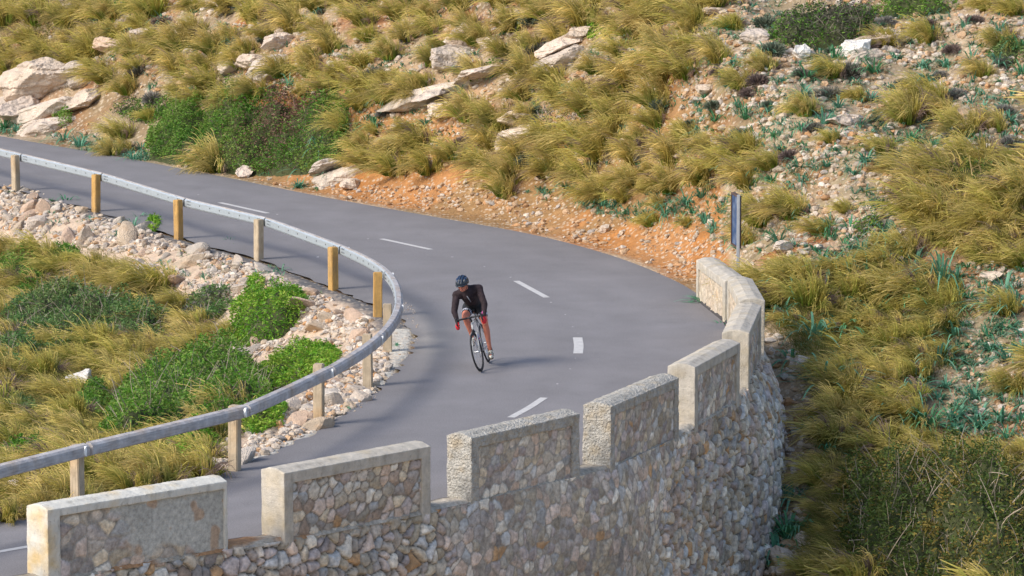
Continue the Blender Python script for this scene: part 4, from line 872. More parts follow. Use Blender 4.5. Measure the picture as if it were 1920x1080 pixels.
# ---- asphodel rosettes and cushion plants
ros = []
ros += [(x, y, 1) for x, y in scatter([(1290, 60), (1920, 40), (1920, 330), (1700, 300), (1650, 320), (1400, 370), (1290, 330)], 44, 26, 2500, 41, [(1540, 65, 110, 36)])][:95]
ros += [(x, y, 1) for x, y in scatter([(1220, 370), (1400, 370), (1500, 430), (1680, 420), (1700, 480), (1560, 490), (1400, 480), (1330, 440), (1240, 410)], 30, 18, 900, 42)][:40]
ros += [(x, y, 1.1) for x, y in scatter([(1790, 500), (1920, 500), (1920, 830), (1780, 820), (1740, 740), (1800, 640)], 34, 24, 900, 43)][:36]
ros += [(x, y, 1) for x, y in scatter([(170, 20), (600, 20), (640, 170), (200, 180)], 70, 34, 600, 44)][:22]
ros += [(x, y, 1) for x, y in scatter([(680, 60), (1250, 60), (1250, 330), (700, 300)], 80, 38, 900, 45)][:46]
ros += [(x, y, 1.7) for x, y in FR]
ros += [(80, 250, 1), (120, 262, 1.2), (60, 248, 1.1), (150, 275, 1.2), (100, 256, .8), (180, 285, 1), (250, 300, 1), (30, 246, 1), (8, 240, 1.4), (265, 280, 1.1), (600, 290, 1.4), (570, 318, 1.1), (500, 325, 1), (620, 333, .9), (560, 352, 1), (595, 355, .9), (260, 410, .9), (125, 380, 1.1), (92, 378, .8), (250, 425, .9), (440, 462, .8), (430, 455, .6), (1090, 372, 1.5), (1075, 360, 1.3), (1062, 352, 1.1), (1098, 388, 1.3), (1130, 385, .9), (1020, 365, .8), (1175, 400, .9), (990, 362, .6), (1325, 572, 1.3), (1340, 578, 1.1), (1315, 565, .9), (1355, 612, .7), (655, 772, .45), (744, 648, .4), (1485, 935, 1.6), (1475, 920, 1.3), (1455, 1040, 1.8), (1480, 1010, 1.7), (1440, 1060, 1.5), (1500, 990, 1.4), (1430, 1035, 1.2), (1740, 800, 1.6), (1830, 800, 1.8), (1790, 790, 1.3), (1880, 790, 1.5), (715, 85, .8), (690, 110, .8)]
items = []
for k, (x, y, s_) in enumerate(ros):
    g_ = G(x, y); o = bpy.data.objects.new('asphodel_plant', ROS_ME[int(rng.integers(0, 10))]); COL.objects.link(o); o.location = g_; o.rotation_euler = (0, 0, rng.uniform(0, 6.28)); s2 = s_ * rng.uniform(.95, 1.5); o.scale = (s2 * rng.uniform(.8, 1.25), s2 * rng.uniform(.8, 1.25), s2 * rng.uniform(.7, 1.3))
    tag(o, None, 'plant', 'blue-green strap-leaved plants'); items.append((o, 'blue-green strap-leaved plant'))
label_all(items)
cus = [(x, y) for x, y in scatter([(1290, 50), (1920, 30), (1920, 320), (1290, 340)], 78, 40, 900, 51, [(1540, 65, 110, 36)])][:34] + [(x, y) for x, y in scatter([(180, 20), (1250, 20), (1250, 330), (700, 300), (200, 170)], 120, 55, 900, 52)][:34] + [(262, 138), (93, 165), (255, 145), (700, 290), (1205, 305), (1560, 100), (1405, 180)]
items = []
for k, (x, y) in enumerate(cus):
    g_ = G(x, y); o = bpy.data.objects.new('cushion_plant', CUS_ME[k % 4]); COL.objects.link(o); o.location = g_; s2 = rng.uniform(.8, 1.8); o.scale = (s2, s2, s2 * rng.uniform(.8, 1.1)); o.rotation_euler = (0, 0, rng.uniform(0, 6))
    tag(o, None, 'plant', 'low spiny cushion plants'); items.append((o, ['grey-brown', 'grey-green', 'reddish-brown', 'pale grey'][k % 4] + ' spiny cushion plant'))
label_all(items)

# ---- low blue-green ground cover between the stones
def ground_cover():
    r = np.random.default_rng(123); Vs, Fs, Cs = [], [], []; off = 0
    protos = [rosette(1500 + i, n=9, L=[.16, .2, .13, .24][i], col=[(.09, .27, .15), (.12, .28, .19), (.12, .22, .09), (.10, .25, .16)][i]) for i in range(4)]
    for poly, n in (([(1290, 0), (1920, -5), (1920, 340), (1720, 310), (1720, 470), (1400, 430), (1250, 390), (1290, 330)], 1300), ([(1790, 490), (1920, 490), (1920, 880), (1740, 840)], 420), ([(1000, 350), (1280, 380), (1380, 440), (1360, 470), (1180, 415), (1040, 385)], 240),
                    ([(160, 0), (1290, 0), (1290, 330), (700, 300), (640, 180), (200, 180)], 900), ([(0, 240), (90, 240), (280, 275), (280, 305), (0, 258)], 160), ([(1440, 500), (1560, 500), (1780, 520), (1780, 690), (1560, 850), (1500, 650)], 320), ([(0, 345), (400, 455), (620, 545), (560, 600), (240, 500), (0, 400)], 110)):
        poly = np.array(poly, float); lo, hi = poly.min(0), poly.max(0); q_ = r.uniform(lo, hi, (n * 5, 2)); q_ = q_[in_poly(q_[:, 0], q_[:, 1], poly)]; q_ = q_[fbm(q_[:, 0] * .016, q_[:, 1] * .03, 3, 9) > -.05][:n]
        for i, p in enumerate(q_):
            g_ = G(*p)
            if abs(g_[2] + .07) < .004: continue
            v, f, c = protos[i % 4]; s_ = r.uniform(.6, 1.5); a = r.uniform(0, 6.28); ca, sa = math.cos(a), math.sin(a)
            Vs.append(np.stack([(v[:, 0] * ca - v[:, 1] * sa) * s_ + g_[0], (v[:, 0] * sa + v[:, 1] * ca) * s_ + g_[1], v[:, 2] * s_ * r.uniform(.6, 1.3) + g_[2]], 1)); Fs.append(f + off); Cs.append(c * r.uniform(.7, 1.25)); off += len(v)
    link('ground_cover', mesh_np('ground_cover', np.vstack(Vs), np.vstack(Fs), np.vstack(Cs)), m_leaf, kind='stuff', label='low blue-green leaves sprouting between the stones')
ground_cover()
# ---- rubble
Z1 = [(0, 350), (60, 362), (170, 400), (250, 425), (330, 458), (400, 472), (480, 500), (560, 535), (615, 560), (560, 600), (480, 568), (400, 550), (330, 540), (262, 520), (245, 480), (150, 465), (60, 450), (0, 440)]
Z2 = [(600, 550), (690, 600), (715, 650), (735, 690), (690, 745), (630, 790), (550, 830), (450, 872), (385, 890), (375, 860), (440, 815), (520, 790), (550, 735), (640, 690), (650, 655), (560, 645), (440, 685), (432, 655), (520, 640), (575, 600)]
items = []; rub_av = [(505, 600, 55, 35), (565, 690, 60, 16), (480, 795, 40, 16)]
rp = [(p, 1) for p in scatter(Z1, 24, 13, 9000, 61)] + [(p, 1) for p in scatter(Z2, 24, 14, 9000, 62, rub_av)]
big_r = []
for k, (p, _) in enumerate(rp):
    g_ = G(*p); s_ = FPX / g_[1]; size = float(np.clip(rng.gamma(1.7, 6.6), 4.5, 36)) / s_
    big_r.append((size, g_))
big_r.sort(key=lambda a: -a[0]); print('rubble', len(big_r))
for k, (size, g_) in enumerate(big_r[:285]):
    o = bpy.data.objects.new('rubble_stone', RK_ME[k % 12]); COL.objects.link(o); o.location = (g_[0], g_[1], g_[2] + size * .05); o.rotation_euler = (rng.normal(0, .5), rng.normal(0, .5), rng.uniform(0, 6.28)); o.scale = (size * rng.uniform(.9, 1.5), size * rng.uniform(.75, 1.1), size * rng.uniform(.45, .9))
    tag(o, None, 'stone', 'pale rubble stones below the guardrail'); items.append((o, ('large ' if size > .2 else ('small ' if size < .1 else '')) + ['buff', 'pale', 'pinkish', 'grey', 'whitish', 'peach'][k % 12 % 6] + ' rubble stone'))
label_all(items)
SMALL = [rock_shape(900 + i, 1, planes=9, rough=.12) for i in range(6)]
MED = [rock_shape(950 + i, 2, planes=12, rough=.08) for i in range(6)]
SCOL = np.array([(.47, .38, .29), (.52, .44, .36), (.46, .31, .19), (.41, .36, .32), (.57, .50, .43), (.46, .26, .13)])
def stones_stuff(spec, name, label):
    VV, FF, CC = [], [], []; off = 0
    for poly, n, smin, smax, seed, avd, cw in spec:
        r = np.random.default_rng(seed); poly = np.array(poly, float); lo, hi = poly.min(0), poly.max(0); q_ = r.uniform(lo, hi, (n * 4, 2)); q_ = q_[in_poly(q_[:, 0], q_[:, 1], poly)]
        for a, b_, c_, d_ in avd: q_ = q_[((q_[:, 0] - a) / c_) ** 2 + ((q_[:, 1] - b_) / d_) ** 2 > 1]
        q_ = q_[fbm(q_[:, 0] * .02, q_[:, 1] * .035, 3, seed) > -.22][:n]
        for i, p in enumerate(q_):
            g_ = G(*p)
            s_ = smin + (smax - smin) * r.random() ** 3
            v, f = (SMALL if s_ < .07 else MED)[i % 6]
            v = v * s_ * r.uniform(.7, 1.25, 3) * [1, 1, .75]; a = r.uniform(0, 6.28); ca, sa = math.cos(a), math.sin(a)
            v = np.stack([v[:, 0] * ca - v[:, 1] * sa + g_[0], v[:, 0] * sa + v[:, 1] * ca + g_[1], v[:, 2] + max(g_[2], .002 if abs(g_[2] + .07) < .004 else -99) + s_ * .12], 1)
            VV.append(v); FF.append(f + off); off += len(v); CC.append(np.tile(SCOL[r.choice(6, p=cw)] * r.uniform(.8, 1.15), (len(v), 1)))
    return link(name, mesh_np(name, np.vstack(VV), np.vstack(FF), np.vstack(CC)), m_rock, kind='stuff', label=label)
cw1 = [.22, .25, .08, .2, .2, .05]; cw2 = [.25, .2, .25, .08, .1, .12]
ROADEDGE = [(455, 335), (650, 345), (760, 350), (900, 345), (1040, 370), (1180, 400), (1300, 440), (1310, 545), (1240, 505), (1120, 465), (1000, 437), (860, 408), (700, 385), (600, 368)]
stones_stuff([(Z1, 3800, .015, .10, 71, [], cw1), (Z2, 3800, .015, .10, 72, rub_av, cw1),
              ([(1290, -10), (1920, -10), (1920, 340), (1720, 310), (1720, 470), (1400, 430), (1290, 340)], 7000, .012, .11, 73, [(1540, 60, 110, 34)], cw2),
              ([(1240, 380), (1700, 420), (1700, 490), (1400, 500), (1310, 480)], 1000, .02, .10, 74, [], cw2),
              ([(1790, 490), (1920, 490), (1920, 840), (1780, 820)], 700, .02, .09, 75, [], cw2),
              (ROADEDGE, 1700, .010, .09, 76, [], [.2, .08, .35, .05, .05, .27]),
              ([(0, -10), (640, -10), (640, 180), (200, 180)], 2400, .02, .12, 77, [], cw2), ([(640, -10), (1290, -10), (1290, 330), (700, 310)], 3200, .02, .11, 78, [], cw2),
              ([(0, 238), (200, 285), (420, 330), (400, 300), (200, 240), (0, 200)], 450, .02, .09, 79, [], cw2),
              ([(1310, 545), (1240, 505), (1120, 465), (1000, 437), (860, 408), (700, 385), (600, 368), (600, 374), (700, 392), (860, 416), (1000, 447), (1120, 477), (1240, 518), (1300, 555)], 700, .006, .022, 84, [], cw2),
              ([(700, 760), (790, 640), (775, 580), (740, 560), (735, 700), (650, 790)], 420, .006, .02, 85, [], cw1),
              ([(1440, 620), (1530, 680), (1545, 860), (1500, 960), (1540, 1000), (1500, 1079), (1400, 1079)], 800, .015, .12, 80, [], cw2)],
             'loose_rubble', 'loose pale and orange stones strewn over the bare ground')

# ------------------------------------------------------------------ bicycle and rider
def capsule(bm, a, b, ra, rb, seg=14):
    """tapered limb piece with round ends"""
    a = Vector(a); b = Vector(b); d = b - a; L = d.length; q = d.to_track_quat('Z', 'Y').to_matrix().to_4x4()
    rings = []; zs = []
    for t in np.linspace(-math.pi / 2, 0, 5): zs.append((ra * math.sin(t), ra * math.cos(t)))
    for t in np.linspace(0, math.pi / 2, 5): zs.append((L + rb * math.sin(t), rb * math.cos(t)))
    for z, r in zs:
        rings.append([bm.verts.new(a + (q @ Vector((max(r, .0004) * math.cos(u), max(r, .0004) * math.sin(u), z)))) for u in np.linspace(0, 2 * math.pi, seg, endpoint=False)])
    for r0_, r1_ in zip(rings[:-1], rings[1:]):
        for i in range(seg): bm.faces.new((r0_[i], r0_[(i+1) % seg], r1_[(i+1) % seg], r1_[i]))
    bm.faces.new(rings[0][::-1]); bm.faces.new(rings[-1])
def chain(bm, pts, rad):
    for i in range(len(pts) - 1): capsule(bm, pts[i], pts[i+1], rad[i], rad[i+1])
def ellipsoid(bm, c, r, rot=None, seg=20):
    M = Matrix.Translation(c) @ (rot.to_matrix().to_4x4() if rot else Matrix.Identity(4)) @ Matrix.Diagonal((*r, 1))
    bmesh.ops.create_uvsphere(bm, u_segments=seg, v_segments=seg // 2 + 2, radius=1, matrix=M)
def tube(bm, pts, r, seg=10, cap=True):
    pts = [Vector(p) for p in pts]; rings = []
    r = r if isinstance(r, (list, tuple)) else [r] * len(pts); ref = None
    for i, p in enumerate(pts):
        t_ = (pts[min(i+1, len(pts)-1)] - pts[max(i-1, 0)]).normalized()
        if ref is None: ref = Vector((0, 0, 1)) if abs(t_.z) < .9 else Vector((1, 0, 0))
        n_ = (ref - t_ * ref.dot(t_)).normalized(); b_ = t_.cross(n_); ref = n_
        rings.append([bm.verts.new(p + (n_ * math.cos(u) + b_ * math.sin(u)) * r[i]) for u in np.linspace(0, 2 * math.pi, seg, endpoint=False)])
    for r0_, r1_ in zip(rings[:-1], rings[1:]):
        for i in range(seg): bm.faces.new((r0_[i], r0_[(i+1) % seg], r1_[(i+1) % seg], r1_[i]))
    if cap: bm.faces.new(rings[0][::-1]); bm.faces.new(rings[-1])
def ring(bm, R_, prof, n=48):
    """revolve a profile of (radius offset, width) round the y axis"""
    rr_ = []
    for k in range(n):
        a = 2 * math.pi * k / n
        rr_.append([bm.verts.new(((R_ + pr) * math.cos(a), w, (R_ + pr) * math.sin(a))) for pr, w in prof])
    m = len(prof)
    for k in range(n):
        for i in range(m): bm.faces.new((rr_[k][i], rr_[k][(i+1) % m], rr_[(k+1) % n][(i+1) % m], rr_[(k+1) % n][i]))
def plain(name, c, rough=.5, spec=.4, metal=0, nscale=20, namt=.08, **k): return material(name, c, rough, nscale=nscale, namt=namt, spec=spec, metal=metal, **k)
m_black = plain('black_rubber', (.022, .022, .025), .7); m_blk2 = plain('black_tape', (.03, .03, .034), .8)
m_silver = plain('silver_metal', (.55, .56, .58), .3, .6, .6); m_white = plain('white_frame_paint', (.42, .43, .44), .3, .5)
m_skin = plain('reddish_skin', (.56, .20, .13), .55, .35, nscale=14, namt=.14); m_lip = plain('lips', (.42, .13, .11), .5)  # one even reddish skin colour
m_jersey = plain('dark_brown_black_jersey', (.032, .022, .026), .8, .2, nscale=9, namt=.4, bump=.6, bscale=16, bdist=.02)
m_short = plain('black_lycra', (.014, .014, .017), .65, .3); m_band = plain('white_blue_cuff', (.50, .52, .62), .7)
m_red = plain('red_glove', (.60, .02, .03), .65); m_helm = plain('dark_helmet', (.02, .03, .045), .35, .5); m_helmb = plain('blue_helmet_panel', (.015, .035, .085), .25, .6)
m_shoe = plain('white_shoe', (.58, .56, .48), .5); m_glass = plain('dark_lens', (.012, .012, .014), .12, .8); m_pink = plain('pink_stripe', (.55, .10, .33), .7)
m_sock = plain('black_sock', (.03, .03, .035), .8); m_bot = plain('clear_white_bottle', (.50, .48, .70), .35, .5); m_capb = plain('blue_cap', (.02, .05, .45), .4); m_redp = plain('red_print', (.65, .04, .08), .5)
FC = np.array([P(903, 697)[0], P(903, 697)[1]]); psi = R(7.0)
hd = np.array([-math.sin(psi), -math.cos(psi)])                    # heading: towards the camera and slightly to the picture's left
LEAN = R(13.5); WB = .985
rearc = FC - hd * WB
# bike space: x forward, y to the rider's left, z up, origin at the rear contact
BM = Matrix.Translation((rearc[0], rearc[1], .004)) @ Matrix.Rotation(math.atan2(hd[1], hd[0]), 4, 'Z') @ Matrix.Rotation(LEAN, 4, 'X')
bike = bpy.data.objects.new('racing_bicycle', None); COL.objects.link(bike); bike.matrix_world = BM
tag(bike, 'white and silver racing bicycle with black wheels leaning into the bend under the cyclist', 'bicycle')
rider = bpy.data.objects.new('person', None)
RW = .335
def wheel(x, steer):
    M = Matrix.Translation((x, 0, RW)) @ Matrix.Rotation(steer, 4, 'Z')
    bm = bmesh.new(); ring(bm, RW - .0125, [(.0125, 0), (.009, .009), (0, .0125), (-.009, .009), (-.0125, 0), (-.009, -.009), (0, -.0125), (.009, -.009)], 64)
    bmesh.ops.recalc_face_normals(bm, faces=bm.faces); w = link('wheel', bm_mesh('tyre', bm, True), m_black, bike); w.matrix_local = M
    bm = bmesh.new(); ring(bm, RW - .045, [(.020, .010), (.020, -.010), (0, -.010), (-.012, 0), (0, .010)], 64)
    bmesh.ops.recalc_face_normals(bm, faces=bm.faces); link('rim', bm_mesh('rim', bm, True), m_black, w)
    bm = bmesh.new(); tube(bm, [(0, -.058, 0), (0, .058, 0)], .009); tube(bm, [(0, -.04, 0), (0, -.02, 0), (0, .02, 0), (0, .04, 0)], [.02, .015, .015, .02]); link('hub', bm_mesh('hub', bm, True), m_silver, w)
    bm = bmesh.new()
    for k in range(20):
        a = 2 * math.pi * k / 20; sy = .034 if k % 2 else -.034
        tube(bm, [(.018 * math.cos(a + .5), sy, .018 * math.sin(a + .5)), ((RW - .05) * math.cos(a), 0, (RW - .05) * math.sin(a))], .0011, 4, False)
    link('spokes', bm_mesh('spokes', bm), m_silver, w)
    return w
wheel(0, 0); wheel(WB, R(-6))
def bpart(name, bm, m, parent=None, smooth=True, **k):
    bmesh.ops.recalc_face_normals(bm, faces=bm.faces); return link(name, bm_mesh(name, bm, smooth), m, parent or bike, **k)
BB = (.41, 0, .27); ST = (.27, 0, .80); HT = (.80, 0, .80); HB = (.845, 0, .665); RA = (0, 0, RW); FA = (WB, 0, RW)
bm = bmesh.new()
tube(bm, [HT, HB], .020, 12); tube(bm, [ST, (.785, 0, .79)], .015); tube(bm, [BB, (.83, 0, .685)], .020); tube(bm, [BB, ST], .016)
for s_ in (-1, 1):
    tube(bm, [(BB[0], s_ * .02, BB[2]), (.2, s_ * .055, .30), (0, s_ * .065, RW)], .009); tube(bm, [(ST[0], s_ * .012, ST[2] - .02), (.12, s_ * .045, .55), (0, s_ * .065, RW)], .008)
bpart('frame', bm, m_white)
bm = bmesh.new()
for s_ in (-1, 1): tube(bm, [(.847, s_ * .02, .66), (.865, s_ * .048, .62), (.90, s_ * .052, .52), (.985, s_ * .05, RW)], [.015, .014, .012, .009])
tube(bm, [(.845, -.03, .66), (.845, .03, .66)], .017); bpart('fork', bm, m_white)
bm = bmesh.new(); tube(bm, [(.866, 0, .70), (.875, 0, .665)], .016); tube(bm, [(.873, -.03, .665), (.873, .03, .665)], .012); bpart('brake', bm, m_black)
bm = bmesh.new(); tube(bm, [(.27, 0, .78), (.235, 0, .93)], .0135); bpart('seat_post', bm, m_silver)
bm = bmesh.new(); 
for x0, w0 in ((.08, .07), (.14, .065), (.2, .04), (.28, .022), (.34, .018)): ellipsoid(bm, (x0, 0, .955), (.05, w0, .02))
sd = link('saddle', remeshed(bm, .008, 'saddle'), m_black, bike)
# handlebar
bm = bmesh.new(); bz = .905; bx_ = .885
tube(bm, [(.797, 0, .815), (.79, 0, .845)], .017); tube(bm, [(.79, 0, .84), (bx_, 0, bz)], .016)
link('stem', bm_mesh('stem', bm, True), m_black, bike)
bm = bmesh.new()
drop = lambda s_: [(bx_, s_ * .03, bz), (bx_, s_ * .19, bz), (bx_ + .02, s_ * .212, bz), (bx_ + .065, s_ * .215, bz - .01), (bx_ + .09, s_ * .218, bz - .045), (bx_ + .08, s_ * .22, bz - .09), (bx_ + .045, s_ * .22, bz - .12), (bx_ - .01, s_ * .22, bz - .13), (bx_ - .045, s_ * .22, bz - .128)]
for s_ in (-1, 1): tube(bm, drop(s_), .0155)
tube(bm, [(bx_, -.04, bz), (bx_, .04, bz)], .0165); bpart('handlebar', bm, m_blk2)
for s_ in (-1, 1):
    bm = bmesh.new(); tube(bm, [(bx_ + .05, s_ * .214, bz - .005), (bx_ + .10, s_ * .212, bz + .02), (bx_ + .125, s_ * .212, bz + .05)], [.017, .018, .013]); tube(bm, [(bx_ + .115, s_ * .212, bz + .02), (bx_ + .125, s_ * .212, bz - .04), (bx_ + .105, s_ * .212, bz - .10)], [.009, .008, .006])
    bpart('brake_lever', bm, m_black)
# drivetrain; the rider's right pedal up, left pedal down
bm = bmesh.new(); ring(bm, .098, [(.004, -.046), (.004, -.042), (-.008, -.042), (-.008, -.046)], 40); bmesh.ops.translate(bm, verts=bm.verts, vec=BB); bpart('chainring', bm, m_silver)
ca = R(78)
pr = Vector((BB[0] + .17 * math.cos(ca), -.075, BB[2] + .17 * math.sin(ca))); pl_ = Vector((BB[0] - .17 * math.cos(ca), .075, BB[2] - .17 * math.sin(ca)))
for q_, s_ in ((pr, -1), (pl_, 1)):
    bm = bmesh.new(); tube(bm, [(BB[0], s_ * .055, BB[2]), (q_.x, s_ * .07, q_.z)], [.014, .011]); cr_ = bpart('crank', bm, m_silver)
    bm = bmesh.new(); bm_box(bm, q_.x - .04, q_.x + .04, min(s_ * .08, s_ * .145), max(s_ * .08, s_ * .145), q_.z - .012, q_.z + .012); bmesh.ops.bevel(bm, geom=list(bm.edges), offset=.005, segments=1, affect='EDGES'); bpart('pedal', bm, m_black, cr_, False)
bm = bmesh.new(); ring(bm, .035, [(.006, -.05), (.006, -.03), (-.01, -.03), (-.01, -.05)], 24); bmesh.ops.translate(bm, verts=bm.verts, vec=RA); bpart('cassette', bm, m_silver)
bm = bmesh.new(); tube(bm, [(0, -.045, RW + .04), (BB[0], -.045, BB[2] + .10)], .0035, 5); tube(bm, [(0, -.045, RW - .04), (.02, -.045, .24), (BB[0], -.045, BB[2] - .10)], .0035, 5); bpart('chain', bm, m_silver)
# bottle in the cage on the down tube
bt = bpy.data.objects.new('water_bottle', None); COL.objects.link(bt); bt.matrix_world = BM @ Matrix.Translation((.56, 0, .47)) @ Matrix.Rotation(R(45), 4, 'Y')
tag(bt, 'pale plastic drinking bottle with blue cap and red print, held in the bicycle frame', 'bottle')
bm = bmesh.new(); tube(bm, [(0, 0, -.02), (0, 0, .0), (0, 0, .10), (0, 0, .115), (0, 0, .13), (0, 0, .17)], [.034, .037, .037, .032, .037, .035], 16); link('bottle_body', bm_mesh('bottle_body', bm, True), m_bot, bt)
bm = bmesh.new(); tube(bm, [(0, 0, .171), (0, 0, .19), (0, 0, .20), (0, 0, .225)], [.033, .030, .013, .011], 16); link('cap', bm_mesh('cap', bm, True), m_capb, bt)
bm = bmesh.new(); tube(bm, [(0, 0, .05), (0, 0, .085)], .0382, 16, False); link('print_band', bm_mesh('print_band', bm, True), m_redp, bt)

# rider: joints in bike space
COL.objects.link(rider); rider.matrix_world = BM
tag(rider, 'cyclist in dark long-sleeved jersey, black shorts, red gloves and blue-black helmet, leaning into the bend', 'person')
V3 = Vector
HIPR, HIPL = V3((.17, -.09, 1.0)), V3((.17, .09, 1.0)); KNR, ANR = V3((.565, -.125, .90)), V3((.395, -.11, .52)); KNL, ANL = V3((.45, .16, .715)), V3((.315, .115, .235))
SHR, SHL = V3((.63, -.165, 1.295)), V3((.60, .215, 1.315)); ELR, ELL = V3((.76, -.245, 1.05)), V3((.75, .275, 1.06)); HAR, HAL = V3((.895, -.218, .80)), V3((.895, .222, .805))
NK, HC = V3((.665, .02, 1.36)), V3((.765, -.005, 1.465))
WRR = HAR + V3((-.045, -.004, .055)); WRL = HAL + V3((-.045, .004, .055))
hrot = Euler((R(-6), R(16), R(-17)), 'XYZ')     # nose down a little, turned to the rider's right
def hp(x, y, z): return HC + hrot.to_matrix() @ V3((x, y, z))
bm = bmesh.new()
# head: skull, face, jaw, nose, ears
ellipsoid(bm, hp(-.01, 0, .035), (.098, .077, .088), hrot); ellipsoid(bm, hp(.02, 0, -.015), (.076, .068, .085), hrot); ellipsoid(bm, hp(.042, 0, -.075), (.046, .048, .036), hrot); ellipsoid(bm, hp(.062, 0, -.092), (.022, .026, .019), hrot)
chain(bm, [hp(.092, 0, .01), hp(.114, 0, -.028)], [.009, .014]); ellipsoid(bm, hp(.082, 0, -.058), (.020, .027, .013), hrot); ellipsoid(bm, hp(.085, 0, .025), (.016, .052, .012), hrot)
for s_ in (-1, 1): ellipsoid(bm, hp(-.005, s_ * .076, -.012), (.017, .009, .030), hrot); ellipsoid(bm, hp(.062, s_ * .040, -.025), (.026, .022, .024), hrot)
chain(bm, [NK - V3((.05, 0, .05)), hp(-.02, 0, -.04)], [.062, .056])
# trunk and limbs, all one surface
chain(bm, [V3((.17, 0, 1.0)), V3((.33, .01, 1.14)), V3((.5, .02, 1.25)), V3((.60, .025, 1.30))], [.125, .115, .13, .11])
for s_, SH, EL, WR, HA in ((-1, SHR, ELR, WRR, HAR), (1, SHL, ELL, WRL, HAL)):
    chain(bm, [V3((.58, .02 + s_ * .06, 1.31)), SH], [.09, .06]); chain(bm, [SH, EL, WR], [.052, .040, .026]); chain(bm, [EL, EL * .6 + WR * .4], [.039, .038])
for s_, HI, KN, AN in ((-1, HIPR, KNR, ANR), (1, HIPL, KNL, ANL)):
    chain(bm, [HI, HI * .45 + KN * .55, KN], [.095, .076, .055]); calf = KN * .68 + AN * .32 + V3((-.02, 0, 0)); chain(bm, [KN, calf, KN * .25 + AN * .75, AN], [.052, .054, .036, .033]); ellipsoid(bm, KN + V3((.018, 0, 0)), (.042, .045, .05))
    chain(bm, [AN, AN + V3((-.03, 0, -.05))], [.033, .034]); chain(bm, [AN + V3((-.03, 0, -.05)), AN + V3((.12, s_ * .01, -.085))], [.034, .027])
# hands: palm, four curled fingers of different length and a thumb round the bar
def hand(bm, HA, s_, grow=0.0, tips=True):
    pal = HA + V3((-.005, s_ * .018, .005)); chain(bm, [HA + V3((-.045, s_ * .004, .055)), pal], [.026 + grow, .030 + grow]); ellipsoid(bm, pal + V3((.005, 0, -.01)), (.036 + grow, .022 + grow, .040 + grow))
    for k in range(4):
        L_ = (.95, 1.06, 1.0, .82)[k]; o = V3((.032 - .019 * k * .35, 0, .018 - .0175 * k))
        p0 = pal + V3((.022, s_ * .006, 0)) + o; p1 = p0 + V3((.026, -s_ * .004, -.004)) * L_; p2 = p1 + V3((.006, -s_ * .026, -.004)) * L_; p3 = p2 + V3((-.018, -s_ * .014, -.002)) * L_
        chain(bm, [p0, p1, p2, p3] if tips else [p0, p1], [.0095 + grow, .0088 + grow, .008 + grow, .007 + grow] if tips else [.010 + grow, .0095 + grow])
    t0 = pal + V3((-.01, -s_ * .012, .025)); chain(bm, [t0, t0 + V3((.026, -s_ * .022, .004)), t0 + V3((.046, -s_ * .030, -.012))], [.012 + grow, .010 + grow, .008 + grow])
hand(bm, HAR, -1); hand(bm, HAL, 1)
body = link('body', remeshed(bm, .006, 'body'), [m_skin, m_lip], rider)
lp = hp(.098, 0, -.060)
for f in body.data.polygons:
    c_ = f.center - lp; c2 = hrot.to_matrix().inverted() @ c_
    if abs(c2.y) < .023 and abs(c2.z) < .008 and abs(c2.x) < .03: f.material_index = 1
# jersey
bm = bmesh.new()
chain(bm, [V3((.20, 0, 1.03)), V3((.33, .01, 1.15)), V3((.5, .02, 1.245)), V3((.60, .025, 1.30))], [.128, .130, .148, .122]); chain(bm, [V3((.5, .02, 1.22)), V3((.58, .02, 1.25))], [.12, .115])
chain(bm, [V3((.60, .02, 1.31)), NK + V3((-.01, 0, -.005))], [.11, .074])
for s_, SH in ((-1, SHR), (1, SHL)): chain(bm, [NK + V3((-.045, s_ * .03, -.03)), SH * .6 + NK * .4 + V3((-.03, 0, -.01)), SH], [.076, .078, .07])
for s_, SH, EL, WR in ((-1, SHR, ELR, WRR), (1, SHL, ELL, WRL)):
    chain(bm, [V3((.56, .02 + s_ * .05, 1.29)), SH], [.11, .074]); chain(bm, [SH, EL, EL * .12 + WR * .88], [.066, .050, .034]); chain(bm, [SH * .5 + EL * .5, EL], [.060, .052])
jer = link('jersey', remeshed(bm, .0065, 'jersey', True, .006, 5, 14), m_jersey, rider)
bm = bmesh.new(); e0, w0 = ELL + V3((.028, -.022, -.03)), WRL + V3((.018, -.022, .03))
tube(bm, [e0 * .75 + w0 * .25, e0 * .5 + w0 * .5, e0 * .2 + w0 * .8], [.010, .012, .010], 8); link('stripe', bm_mesh('stripe', bm, True), m_pink, jer)
bm = bmesh.new(); tube(bm, [V3((.70, .0, 1.27)), V3((.705, .03, 1.20)), V3((.66, .045, 1.13))], [.004, .009, .006], 8); link('chest_print', bm_mesh('chest_print', bm, True), plain('grey_print', (.22, .23, .26), .7), jer)
